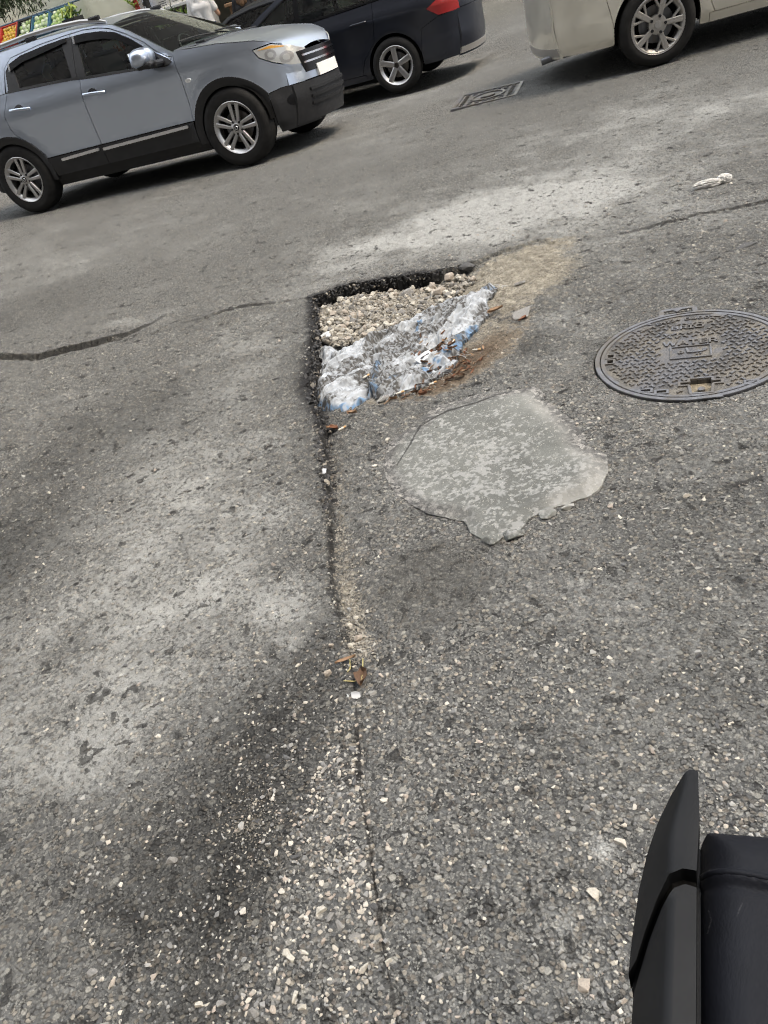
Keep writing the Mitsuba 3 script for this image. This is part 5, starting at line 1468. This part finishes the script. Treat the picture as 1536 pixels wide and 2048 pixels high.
structure('pavement', bx(-28.4, 5.75 + 15, -0.14, 62, 30, 0.52), 'paving', False, tw=ST, label='raised pavement in front of the shop')
structure('kerb', cat([bx(-37.4 + i * 0.8, 5.66, -0.10, 0.79, 0.16, 0.44, 0.015) for i in range(50)]), 'paving', False, tw=ST, label='kerb stones along the pavement')
SH = thing('shop_building', 'cream rendered shop building behind the fruit stand', 'building')
part(SH, 'wall', cat([bx(-9.6, 7.1, 2.2, 14.0, 0.3, 4.4), bx(0.1, 7.1, 3.5, 5.4, 0.3, 1.8), bx(2.6, 12.0, 2.2, 0.3, 9.5, 4.4)]), 'wall_cream', False, tw=ST)
mat('wall_grey', proc(lambda p, n, uv: mix((0.13, 0.125, 0.115), (0.20, 0.19, 0.175), fbm(p.x * 0.8, p.y * 0.8, p.z * 0.8, 4))), 0.9)
part(SH, 'upper_storeys', bx(-6.9, 12.0, 8.7, 19.4, 9.8, 8.6), 'wall_grey', False, tw=ST)
part(SH, 'pillar', bx(-3.08, 6.83, 2.2, 0.98, 0.24, 4.4, 0.01), 'wall_cream', False, tw=ST)
mat('shop_inside', (0.30, 0.29, 0.25), 0.9)
part(SH, 'back_room', cat([bx(0.0, 9.6, 1.5, 5.2, 0.1, 3.0), bx(0.0, 8.4, 0.13, 5.2, 2.6, 0.04), bx(-2.62, 8.4, 1.5, 0.1, 2.6, 3.0), bx(2.55, 8.4, 1.5, 0.1, 2.6, 3.0)]), 'shop_inside', False, tw=ST)
part(SH, 'door_jamb', bx(-1.22, 6.92, 1.3, 0.13, 0.2, 2.4, 0.01), 'white_board', False, tw=ST)
part(SH, 'column', bx(0.05, 6.9, 1.4, 0.34, 0.34, 2.7, 0.02), 'paving', False, tw=ST)
part(SH, 'side_panel', bx(-2.30, 6.82, 1.1, 0.42, 0.12, 2.1, 0.01), 'white_board', False, tw=ST)

RK = thing('display_rack', 'blue grey steel fruit rack with sloping tiers against the cream wall', 'display rack')
part(RK, 'top_bar', tube([(-6.2, 6.62, 1.945), (-3.56, 6.62, 1.945)], 0.014, 8), 'steel_blue', True, tw=ST)
for X_ in (-5.82, -5.405, -4.975, -4.625, -4.195, -3.785):
    part(RK, 'divider', bx(X_, 6.42, 1.75, 0.022, 0.05, 0.42, 0.004, rx=-0.75), 'steel_blue', False, tw=ST)
for X_ in (-6.18, -3.74):
    part(RK, 'leg', tube([(X_, 6.66, 0.12), (X_, 6.62, 1.95)], 0.016, 8), 'steel_blue', True, tw=ST)
    part(RK, 'brace', tube([(X_ + 0.06, 6.12, 0.12), (X_ + 0.0, 6.62, 1.93)], 0.013, 8), 'crate_black', True, tw=ST)
for z_ in (1.58, 1.18, 0.78):
    part(RK, 'tier_bar', tube([(-6.2, 6.22, z_), (-3.72, 6.22, z_)], 0.014, 8), 'steel_blue', True, tw=ST)
TILT = 0.75


def crate(cx, cz, w, m_, lab, fmat, fr, rows, colsn, flab, fname, pale=None, stretch=1.15, cy=6.42):
    """a shallow crate leaning back on the rack, and the fruit lying in it"""
    L, Dp = 0.36, 0.16
    M_ = trimesh.transformations.translation_matrix((cx, cy, cz)) @ trimesh.transformations.rotation_matrix(TILT, [1, 0, 0])
    key = thing(fname + '_crate', lab, 'crate')

    def add(nm, m):
        m.apply_transform(M_)
        part(key, nm, m, m_, False, tw=ST)
    add('base', bx(0, 0, -0.085, w, L, 0.012))
    for s in (-1, 1):
        add('side_wall', bx(s * (w / 2 - 0.006), 0, -0.02, 0.012, L, Dp))
        add('end_wall', cat([bx(0, s * (L / 2 - 0.006), -0.055 + k * 0.045, w - 0.026, 0.012, 0.030) for k in range(3)]))
    r_ = np.random.default_rng(int(abs(cx) * 100 + cz * 1000))
    for i in range(rows):
        for j in range(colsn):
            rr = fr * float(r_.uniform(0.85, 1.12))
            x_ = ((j + 0.5 + (0.25 if i % 2 else -0.25) * (1 if colsn > 2 else 0.5)) / colsn - 0.5) * (w - 0.04)
            y_ = ((i + 0.5) / rows - 0.5) * (L - 0.03)
            x_ = float(np.clip(x_, -w / 2 + 0.02 + rr * 0.8, w / 2 - 0.02 - rr * 0.8))
            z_ = -0.01 + float(r_.uniform(0, 0.022)) + 0.012 * (rr - fr) / fr
            s_ = trimesh.creation.icosphere(2, 1.0)
            v = np.array(s_.vertices) * [rr, rr * stretch, rr]
            v *= (1 + 0.05 * (meshkit.fbm(np.array(s_.vertices) * 2 + r_.uniform(0, 50), 2, 3) - 0.5))[:, None]
            m = tm(v, s_.faces)
            m.apply_transform(trimesh.transformations.euler_matrix(float(r_.normal(0, 0.3)), float(r_.normal(0, 0.3)), float(r_.uniform(-0.6, 0.6))))
            m.apply_translation((x_, y_, z_))
            m.apply_transform(M_)
            fm_ = fmat if (pale is None or r_.random() > 0.55) else pale
            put(thing(fname, flab, fname.replace('_', ' '), flab.replace(fname, fname + 's', 1)), m, fm_, True, tw=ST)


crate(-5.61, 1.77, 0.38, 'crate_red', 'dark red crate of purple plums at the left end of the rack', 'plum', 0.036, 5, 4, 'purple plum in the leftmost crate of the rack', 'plum')
crate(-5.19, 1.77, 0.41, 'crate_red', 'bright red crate of yellow mangoes on the top tier', 'mango', 0.037, 5, 5, 'yellow mango in the bright red crate', 'mango')
crate(-4.80, 1.77, 0.33, 'crate_black', 'narrow crate of small green melons right of the red crate', 'melon', 0.044, 4, 3, 'green melon in the narrow crate beside the red one', 'melon', 'melon_pale')
crate(-4.41, 1.77, 0.41, 'crate_blue', 'blue crate of large green melons in the middle of the top tier', 'melon', 0.052, 4, 4, 'green melon in the blue middle crate', 'melon', 'melon_pale')
crate(-3.99, 1.77, 0.39, 'crate_blue', 'blue crate of pale wrapped melons at the right end of the rack', 'melon_pale', 0.050, 4, 4, 'pale melon in the rightmost blue crate', 'melon', 'melon')
crate(-5.30, 1.36, 0.60, 'crate_black', 'wide black crate of yellow fruit on the second tier, left', 'mango', 0.050, 3, 5, 'yellow mango in the left crate of the second tier', 'mango')
crate(-4.62, 1.36, 0.60, 'crate_black', 'wide black crate of pale melons on the second tier, middle', 'melon_pale', 0.060, 3, 4, 'pale melon on the second tier', 'melon')
crate(-3.98, 1.36, 0.55, 'crate_black', 'black crate of orange fruit on the second tier, right', 'carrot', 0.050, 3, 5, 'orange in the right crate of the second tier', 'orange')


def greens(cx, cy, cz, sx, sy, sz, n, L, seed, mats, parent, wid=0.22, up=0.6):
    r_ = np.random.default_rng(seed)
    groups = {m_: [] for m_ in mats}
    for i in range(n):
        v, f = leaf(L * r_.uniform(0.6, 1.2), L * wid * r_.uniform(0.7, 1.2), 0.5, seed * 1000 + i)
        m = tm(v, f)
        m.apply_translation((L * 0.3, 0, 0))
        m.apply_transform(trimesh.transformations.euler_matrix(r_.normal(0, 0.5), -up + r_.normal(0, 0.45), r_.uniform(0, 6.28)))
        m.apply_translation((cx + r_.normal(0, sx), cy + r_.normal(0, sy), cz + r_.normal(0, sz)))
        groups[mats[i % len(mats)]].append(m)
    for m_, ms in groups.items():
        if ms:
            part(parent, 'leaves', cat(ms), m_, True, tw=ST, kind='stuff')


fruit_mat('leaf_lime', (0.26, 0.36, 0.06), (0.40, 0.46, 0.12), 0.6)
k = thing('vegetable_box', 'black box of leafy green vegetables at the right end of the rack', 'box')
part(k, 'box', cat([bx(-3.68, 6.35, 1.56, 0.26, 0.30, 0.02), bx(-3.68, 6.20, 1.64, 0.26, 0.015, 0.16), bx(-3.81, 6.35, 1.64, 0.015, 0.30, 0.16), bx(-3.55, 6.35, 1.64, 0.015, 0.30, 0.16)]), 'crate_black', False, tw=ST)
part(k, 'stand', tube([(-3.68, 6.4, 0.12), (-3.68, 6.4, 1.55)], 0.02, 8), 'crate_black', True, tw=ST)
greens(-3.70, 6.35, 1.76, 0.07, 0.05, 0.06, 46, 0.15, 5, ['leaf_green', 'leaf_lime'], k, 0.3)
k = thing('plant_bunch', 'bunch of yellow green leaves with red stems hanging on the white panel', 'plant')
part(k, 'stems', cat([tube([(-2.53 + 0.03 * i, 6.66, 1.5), (-2.52 + 0.02 * i, 6.66, 1.68)], 0.010, 6) for i in range(4)]), 'crate_red', True, tw=ST)
greens(-2.50, 6.64, 1.72, 0.05, 0.03, 0.07, 40, 0.12, 6, ['leaf_lime', 'leaf_green'], k, 0.3)
mat('bottle_blue', (0.05, 0.20, 0.62), 0.25)
k = thing('spray_bottle', 'blue spray bottle hanging against the white panel', 'bottle')
bo = trimesh.creation.revolve(np.array([[0, 0], [0.042, 0.0], [0.045, 0.02], [0.044, 0.09], [0.030, 0.125], [0.014, 0.145], [0.014, 0.165], [0, 0.165]]), sections=24)
bo.apply_translation((-2.31, 6.68, 1.45))
part(k, 'body', bo, 'bottle_blue', 40, tw=ST)
part(k, 'trigger', cat([bx(-2.32, 6.68, 1.632, 0.07, 0.02, 0.03, 0.006), bx(-2.345, 6.68, 1.605, 0.01, 0.014, 0.04)]), 'plate_white', False, tw=ST)
k = thing('black_post', 'black post with torn white stickers in front of the shop', 'post')
part(k, 'pole', tube([(-2.10, 6.35, 0.12), (-2.10, 6.35, 3.2)], 0.065, 20), 'plastic_dark', True, tw=ST)
for i, (a, z_, hh_, w_) in enumerate(((-1.7, 1.52, 0.05, 0.5), (-1.3, 1.46, 0.04, 0.3), (-1.9, 1.64, 0.06, 0.5), (-1.4, 1.38, 0.03, 0.35), (-1.6, 1.74, 0.05, 0.6))):
    th = np.linspace(a - w_ / 2, a + w_ / 2, 6)
    V = [[-2.10 + 0.0665 * math.cos(t), 6.35 + 0.0665 * math.sin(t), z_ + s * hh_ / 2 + 0.008 * math.sin(5 * t + i)] for t in th for s in (-1, 1)]
    F = []
    for q in range(5):
        F += [[2 * q, 2 * q + 2, 2 * q + 3], [2 * q, 2 * q + 3, 2 * q + 1]]
    part(k, 'sticker', tm(V, F), 'paper_white', False, tw=ST)
k = thing('wall_shelf', 'white shelf on brackets behind the black post', 'shelf')
part(k, 'board', bx(-1.52, 6.62, 1.415, 0.98, 0.36, 0.05, 0.006), 'white_board', False, tw=ST)
for X_ in (-1.95, -1.1):
    part(k, 'bracket', bx(X_, 6.7, 1.33, 0.03, 0.2, 0.14), 'white_board', False, tw=ST)
for i, (X_, w_, h_) in enumerate(((-1.86, 0.24, 0.15), (-1.60, 0.22, 0.17), (-1.36, 0.20, 0.14))):
    k = thing('carton', ['white printed carton at the left end of the shelf', 'white printed carton in the middle of the shelf', 'white printed carton at the right end of the shelf'][i], 'carton')
    part(k, 'box', bx(X_, 6.60, 1.44 + h_ / 2, w_, 0.22, h_, 0.004), 'carton', False, tw=ST)
    part(k, 'label_print', cat([bx(X_ - 0.0, 6.4885, 1.44 + h_ * 0.62 - q * 0.030, w_ * 0.6, 0.002, 0.012) for q in range(3)]), 'print_grey', False, tw=ST)
k = thing('greens_crate', 'dark crate of leafy greens under the white shelf', 'crate')
part(k, 'box', cat([bx(-1.65, 6.38, 1.02, 0.7, 0.36, 0.03), bx(-1.65, 6.20, 1.08, 0.7, 0.02, 0.14), bx(-2.0, 6.38, 1.08, 0.02, 0.36, 0.14), bx(-1.3, 6.38, 1.08, 0.02, 0.36, 0.14), bx(-1.65, 6.4, 0.56, 0.66, 0.32, 0.86)]), 'crate_black', False, tw=ST)
greens(-1.68, 6.36, 1.20, 0.17, 0.08, 0.05, 130, 0.20, 7, ['leaf_green', 'leaf_lime', 'leaf_dark'], k, 0.16, 0.9)
k = thing('carrot_crate', 'dark crate of orange carrots seen through the windscreen of the silver car', 'crate')
part(k, 'box', cat([bx(-2.5, 6.05, 0.90, 0.75, 0.36, 0.03), bx(-2.5, 5.87, 0.96, 0.75, 0.02, 0.14), bx(-2.87, 6.05, 0.96, 0.02, 0.36, 0.14), bx(-2.13, 6.05, 0.96, 0.02, 0.36, 0.14), bx(-2.5, 6.08, 0.50, 0.7, 0.3, 0.75)]), 'crate_black', False, tw=ST)
for i in range(34):
    a, L_ = rng.uniform(0.9, 2.2), rng.uniform(0.12, 0.18)
    x_, y_, z_ = -2.5 + rng.uniform(-0.32, 0.32), 6.05 + rng.uniform(-0.12, 0.14), 1.02 + rng.uniform(0, 0.14)
    d_ = np.array([math.cos(a) * 0.5, -0.5, math.sin(a)])
    d_ /= np.linalg.norm(d_)
    c_ = np.array([x_, y_, z_])
    put(thing('carrot', 'orange carrot heaped in the dark crate before the shop', 'carrot', 'carrots in the crate'), tube([c_ - d_ * L_ / 2, c_, c_ + d_ * L_ / 2], [0.018, 0.015, 0.004], 7), 'carrot', True, tw=ST)
k = thing('round_basket', 'round orange brown basket on the shop counter right of the man', 'basket')
ba = trimesh.creation.revolve(np.array([[0, 0], [0.07, 0.0], [0.10, 0.06], [0.105, 0.14], [0.098, 0.14], [0.085, 0.05], [0, 0.02]]), sections=24)
ba.apply_translation((-0.55, 6.75, 1.22))
mat('wicker', proc(lambda p, n, uv: mix((0.34, 0.18, 0.07), (0.62, 0.38, 0.18), noise(p.x * 60, p.y * 60, p.z * 160))), 0.7)
part(k, 'bowl', ba, 'wicker', 40, tw=ST)
part(k, 'rim', tube([(-0.55 + 0.102 * math.cos(t), 6.75 + 0.102 * math.sin(t), 1.36) for t in np.linspace(0, PHI, 25)], 0.009, 6, False), 'wicker', True, tw=ST)
k = thing('shop_counter', 'wooden shop counter in the open shop front', 'counter')
mat('counter_wood', proc(lambda p, n, uv: mix((0.22, 0.13, 0.07), (0.36, 0.23, 0.13), fbm(p.x * 3, p.y * 3, p.z * 24, 3))), 0.6)
part(k, 'top', bx(0.2, 6.75, 1.195, 1.9, 0.42, 0.05, 0.008), 'counter_wood', False, tw=ST)
part(k, 'front', bx(0.2, 6.78, 0.64, 1.8, 0.34, 1.05), 'counter_wood', False, tw=ST)


def person(lab, cx, cy, z0, sc, yaw, top, trousers, skin, hair, arm_bend=0.5, long_hair=False):
    key = thing('person', lab, 'person')
    tw = ST @ T().translate([cx, cy, z0]).rotate([0, 0, 1], math.degrees(yaw)).scale([sc] * 3)

    def J(*p):
        return np.array(p, float)
    neck, chest, waist, hip = J(0, 0, 1.47), J(0, 0.0, 1.28), J(0, 0, 1.06), J(0, 0, 0.92)
    body = [((neck), 0.055), ((J(0, 0.01, 1.58)), 0.06)]
    bones = [((neck, 0.058), (J(0, 0.015, 1.56), 0.055)), ((chest, 0.13), (waist, 0.115)), ((waist, 0.115), (hip, 0.13))]
    tors = [((J(-0.15, 0, 1.40), 0.062), (J(0.15, 0, 1.40), 0.062)), ((J(-0.10, 0, 1.26), 0.11), (J(0.10, 0, 1.26), 0.11)), ((J(-0.15, 0, 1.40), 0.065), (J(-0.10, 0, 1.2), 0.10)), ((J(0.15, 0, 1.40), 0.065), (J(0.10, 0, 1.2), 0.10)),
            ((J(-0.08, 0, 1.22), 0.105), (J(-0.07, 0, 0.98), 0.10)), ((J(0.08, 0, 1.22), 0.105), (J(0.07, 0, 0.98), 0.10)), ((J(-0.08, 0, 1.0), 0.10), (J(0.08, 0, 1.0), 0.10)), ((J(0, 0, 1.42), 0.075), (J(0, 0, 1.2), 0.1))]
    for s in (-1, 1):
        tors += [((J(s * 0.17, 0, 1.40), 0.066), (J(s * 0.235, 0.01, 1.20), 0.062))]
    part(key, 'shirt', hulls(tors), top, True, tw=tw)
    legs = []
    for s in (-1, 1):
        legs += [((J(s * 0.085, 0, 0.94), 0.115), (J(s * 0.10, 0.02, 0.50), 0.07)), ((J(s * 0.10, 0.02, 0.50), 0.07), (J(s * 0.10, 0, 0.10), 0.05))]
    part(key, 'trousers', hulls(legs + [((J(-0.08, 0, 0.95), 0.11), (J(0.08, 0, 0.95), 0.11))]), trousers, True, tw=tw)
    sk = [((neck, 0.056), (J(0, 0.015, 1.57), 0.056)), ((J(0, 0.02, 1.665), 0.092), (J(0, 0.035, 1.60), 0.066)), ((J(0, 0.0, 1.68), 0.096), (J(0, 0.02, 1.665), 0.095)), ((J(0, 0.115, 1.635), 0.014), (J(0, 0.10, 1.665), 0.012))]
    for s in (-1, 1):
        el, wr = J(s * 0.27, 0.02, 1.10), J(s * 0.24, 0.02 + 0.20 * arm_bend, 1.10 - 0.22 * (1 - arm_bend) + 0.05)
        sk += [((J(s * 0.232, 0.01, 1.22), 0.046), (el, 0.042)), ((el, 0.042), (wr, 0.030)), ((J(s * 0.093, 0.0, 1.66), 0.018), (J(s * 0.096, -0.005, 1.63), 0.014))]
        d = (wr - el) / np.linalg.norm(wr - el)
        palm = wr + d * 0.06
        sk += [((wr, 0.029), (palm, 0.034))]
        side_ = np.cross(d, [s, 0, 0.0])
        side_ /= np.linalg.norm(side_)
        for f_ in range(4):
            b = palm + side_ * (f_ - 1.5) * 0.017 + d * 0.02
            t = b + d * (0.055 - 0.008 * abs(f_ - 1.2)) + np.array([-s * 0.018, 0, -0.006])
            sk += [((b, 0.0095), (t, 0.008))]
        sk += [((wr + d * 0.03 + side_ * 0.026, 0.011), (wr + d * 0.07 + side_ * 0.048, 0.009))]
    part(key, 'skin', hulls(sk), skin, True, tw=tw)
    hs = [((J(0, -0.018, 1.70), 0.098), (J(0, -0.03, 1.66), 0.092))]
    if long_hair:
        hs += [((J(-0.05, -0.05, 1.66), 0.07), (J(-0.07, -0.07, 1.38), 0.05)), ((J(0.05, -0.05, 1.66), 0.07), (J(0.07, -0.07, 1.36), 0.05)), ((J(0, -0.07, 1.6), 0.07), (J(0, -0.09, 1.34), 0.06))]
    part(key, 'hair', hulls(hs), hair, True, tw=tw)
    for s in (-1, 1):
        part(key, 'shoe', hulls([((J(s * 0.10, -0.02, 0.05), 0.045), (J(s * 0.11, 0.15, 0.035), 0.035))]), 'plastic_black', True, tw=tw)
        part(key, 'eye', tm(np.array(trimesh.creation.icosphere(1, 0.009).vertices) + [s * 0.034, 0.108, 1.672], trimesh.creation.icosphere(1).faces), 'plate_white', True, tw=tw)
    part(key, 'mouth', bx(0, 0.101, 1.60, 0.045, 0.01, 0.008), 'crate_red', False, tw=tw)


mat('tshirt', (0.66, 0.66, 0.65), 0.85)
mat('black_top', (0.02, 0.02, 0.022), 0.85)
mat('jeans', (0.05, 0.07, 0.12), 0.85)
mat('hair_dark', (0.02, 0.015, 0.012), 0.5)
mat('hair_brown', (0.14, 0.08, 0.04), 0.5)
person('man in a white t-shirt seen from behind, standing in front of the shop', -0.93, 6.05, 0.12, 0.92, 0.25, 'tshirt', 'jeans', 'skin_tan', 'hair_dark', 0.8)
person('person with long brown hair in a black top at the shop front', -0.25, 6.25, 0.12, 0.78, 0.2, 'black_top', 'jeans', 'skin_tan', 'hair_brown', 0.9, True)

# the buildings across the street, behind the photographer
OB = thing('apartment_block', 'grey apartment block across the street behind the photographer', 'building')
part(OB, 'wall', bx(2.0, -16.0, 12.5, 46.0, 8.0, 25.0), 'wall_grey', False, tw=ST)
for i in range(14):
    for j in range(7):
        w_ = part(OB, 'window', bx(-18.5 + i * 3.2, -11.99, 4.6 + j * 2.8, 1.3, 0.06, 1.5, 0.01), 'trim_gloss', False, tw=ST)
structure('far_pavement', bx(2.0, -10.8, 0.05, 46, 2.4, 0.14), 'paving', False, tw=ST, label='pavement in front of the apartment block')

# ------------------------------------------------------------------ tree whose drooping branch enters at the upper left
TRE = thing('street_tree', 'street tree with dark narrow leaves drooping over the fruit stand', 'tree')
mat('bark', proc(lambda p, n, uv: mix((0.06, 0.045, 0.035), (0.14, 0.11, 0.085), fbm(p.x * 14, p.y * 14, p.z * 4, 3))), 0.9)
part(TRE, 'trunk', tube([(-7.6, 5.95, 0.1), (-7.55, 5.93, 1.2), (-7.45, 5.9, 2.3), (-7.2, 5.7, 3.2)], [0.17, 0.14, 0.12, 0.08], 14), 'bark', True, tw=ST)
branches = [[(-7.45, 5.9, 2.3), (-6.6, 5.6, 2.75), (-5.4, 5.3, 2.75), (-4.3, 5.1, 2.45), (-3.75, 5.0, 2.20), (-3.25, 5.0, 2.06)], [(-6.6, 5.6, 2.75), (-5.4, 5.2, 2.60), (-4.5, 5.05, 2.35), (-4.0, 5.0, 2.12)], [(-7.2, 5.7, 3.2), (-6.2, 5.3, 3.4), (-4.8, 5.0, 3.0), (-4.0, 4.95, 2.5), (-3.7, 4.95, 2.25)]]
for b in branches:
    part(TRE, 'branch', tube(b, np.linspace(0.05, 0.008, len(b)), 8), 'bark', True, tw=ST)
lv = []
rl = np.random.default_rng(12)
for b in branches:
    b = np.array(b)
    for i in range(560):
        t = rl.random() ** 0.5 * (len(b) - 1.001)
        q = b[int(t)] + (b[int(t) + 1] - b[int(t)]) * (t - int(t))
        drop = rl.random() ** 1.4
        v, f = leaf(rl.uniform(0.06, 0.11), rl.uniform(0.016, 0.028), 0.3, 5000 + i)
        m = tm(v, f)
        m.apply_transform(trimesh.transformations.euler_matrix(rl.normal(0, 0.6), rl.normal(1.1, 0.45), rl.uniform(0, 6.28)))
        m.apply_translation(q + [rl.normal(0, 0.11), rl.normal(0, 0.13), -0.20 * drop + rl.normal(0.03, 0.05)])
        lv.append(m)
part(TRE, 'leaves', cat(lv), 'leaf_dark', True, tw=ST, kind='stuff')

# ------------------------------------------------------------------ the motor scooter at the lower right: seat end and tail fairing
mat('fairing', proc(lambda p, n, uv: mix((0.005, 0.0055, 0.0065), (0.010, 0.0105, 0.012), fbm(p.x * 30, p.y * 30, p.z * 30, 3))), 0.45, spec=0.22)
def vinyl(p, n, uv):
    d = dr.minimum(dline(p, [(0.152, 0.287), (0.150, 0.279), (0.143, 0.272)]), dline(p, [(0.175, 0.278), (0.167, 0.271)]))
    c = mi.Color3f(0.0075, 0.0085, 0.0125) * (0.8 + 0.4 * fbm(p.x * 60, p.y * 60, 0.0, 3))
    return mix(c, mi.Color3f(0.06, 0.06, 0.065), 0.6 * smoothstep(0.0009, 0.0002, d) * noise(p.x * 900, p.y * 900))


bumped('seat_vinyl', proc(vinyl), lambda p, n, uv: noise(p.x * 900, p.y * 900, p.z * 900) + 0.7 * noise(p.x * 380, p.y * 380, p.z * 380), 0.00022, rough=0.6, spec=0.22, eps=4e-4)
BK = T().matrix
ba_ = math.atan2(0.878, 0.478)
BT = T().translate([0.102, 0.21, 0.0]).rotate([0, 0, 1], math.degrees(ba_))
# modelled with x along the seat towards its end, y to the right, z up; flip() makes that right-handed


def flip(m):
    m = m.copy()
    m.apply_transform(np.diag([1.0, -1.0, 1.0, 1.0]))
    return m


def mpart(parent, name, m, *a, **k):
    return part(parent, name, flip(m), *a, **k)


MS = thing('motor_scooter', 'black motor scooter at the lower right corner with dark padded seat and finned fairing', 'motor scooter')


def heightpatch(poly, zf, res, depth):
    A_, t_, e_ = tri_patch(poly, res)
    P_ = np.column_stack([A_, zf(A_[:, 0], A_[:, 1])])
    m = shell(A_, t_, e_, P_, np.tile([0, 0, -1.0], (len(P_), 1)), depth)
    return m


seat_poly = sbox(-0.62, -0.001, 0.166, 0.27).buffer(-0.026).buffer(0.026, 16)


def seat_z(a, r):
    d = np.minimum(np.minimum(0.166 - a, r + 0.001), 0.27 - r)
    edge = np.clip(d / 0.035, 0, 1)
    z = 0.726 - 0.034 * (1 - np.sqrt(np.clip(1 - (1 - edge) ** 2, 0, 1))) - 0.010 * ((r - 0.138) / 0.13) ** 2
    ca = a - (0.118 - 0.10 * (r - 0.0))
    return z + 0.0042 * np.exp(-(ca / 0.0038) ** 2) - 0.0020 * np.exp(-((ca + 0.007) / 0.003) ** 2) - 0.004 * sst(0.01, -0.03, ca) * 0.5


mpart(MS, 'seat', heightpatch(seat_poly, seat_z, 0.004, 0.07), 'seat_vinyl', 50, tw=BT)
pr_ = np.linspace(0.002, 0.262, 40)
pa_ = 0.1205 - 0.10 * pr_
mpart(MS, 'piping', tube(np.column_stack([pa_, pr_, seat_z(pa_, pr_) - 0.0005]), 0.0030, 8), 'seat_vinyl', True, tw=BT, label='raised seam across the dark seat')
fin = Polygon([(0.190, -0.001), (0.190, -0.008), (0.186, -0.013), (0.172, -0.023), (0.150, -0.034), (0.125, -0.042), (0.100, -0.0475), (0.060, -0.051), (0.035, -0.052), (0.042, -0.046), (0.060, -0.040), (0.082, -0.031), (0.098, -0.022), (0.104, -0.012), (0.104, -0.0015), (0.15, 0.0005)])
low_f = Polygon([(-0.62, 0.001), (0.094, -0.0015), (0.095, -0.010), (0.090, -0.018), (0.076, -0.027), (0.055, -0.036), (0.036, -0.042), (0.02, -0.047), (-0.05, -0.048), (-0.30, -0.05), (-0.62, -0.05)])


def fin_z(a, r):
    ridge = -0.022 + 0.012 * sst(0.12, 0.2, a)
    out = np.clip(ridge - r, 0, None)
    return 0.736 + 0.010 * sst(0.10, 0.2, a) - 0.05 * np.clip(r - ridge, 0, None) - 1.1 * out - 14 * out ** 2 + 0.004 * sst(-0.02, 0.02, r - ridge)


def low_z(a, r):
    out = np.clip(-0.021 - r, 0, None)
    return 0.733 - 0.08 * np.clip(r + 0.021, 0, None) - 1.2 * out - 14 * out ** 2


mpart(MS, 'fin_panel', heightpatch(fin, fin_z, 0.003, 0.03), 'fairing', 40, tw=BT)
mpart(MS, 'side_fairing', heightpatch(low_f, low_z, 0.004, 0.03), 'fairing', 40, tw=BT)
mpart(MS, 'groove', heightpatch(Polygon([(0.11, -0.002), (0.09, -0.002), (0.07, -0.030), (0.02, -0.046), (0.03, -0.050), (0.08, -0.042), (0.11, -0.016)]), lambda a, r: low_z(a, r) - 0.012, 0.004, 0.02), 'void_black', False, tw=BT)
bd = trimesh.convex.convex_hull(np.array([[x_, y_, z_] for x_, y_, z_ in ((0.150, -0.004, 0.69), (0.150, 0.25, 0.68), (0.04, 0.06, 0.42), (0.04, 0.21, 0.42), (-0.62, -0.03, 0.70), (-0.62, 0.26, 0.70), (-0.62, 0.0, 0.32), (-0.62, 0.24, 0.32), (0.09, -0.03, 0.66), (-0.4, -0.035, 0.66))]))
mpart(MS, 'body', bd, 'fairing', False, tw=BT)
wl = lathe_y([(0.12, -0.05), (0.20, -0.055), (0.225, -0.03), (0.23, 0.0), (0.225, 0.03), (0.20, 0.055), (0.12, 0.05)], 40)
wl.apply_translation((-0.12, 0.135, 0.23))
kw = mpart(MS, 'wheel', wl, 'rubber', 40, tw=BT)
rm_ = lathe_y([(0.0, -0.04), (0.12, -0.045), (0.12, 0.045), (0.0, 0.04)], 30)
rm_.apply_translation((-0.12, 0.135, 0.23))
mpart(kw, 'rim', rm_, 'alloy', 30, tw=BT)
mpart(MS, 'floorboard', bx(-0.95, 0.135, 0.28, 0.7, 0.30, 0.08, 0.02), 'fairing', False, tw=BT)
wf = wl.copy()
wf.apply_translation((-1.25, 0, 0))
mpart(MS, 'wheel', wf, 'rubber', 40, tw=BT)
mpart(MS, 'leg_shield', bx(-1.28, 0.135, 0.62, 0.08, 0.36, 0.62, 0.03, ry=-0.3), 'fairing', False, tw=BT)
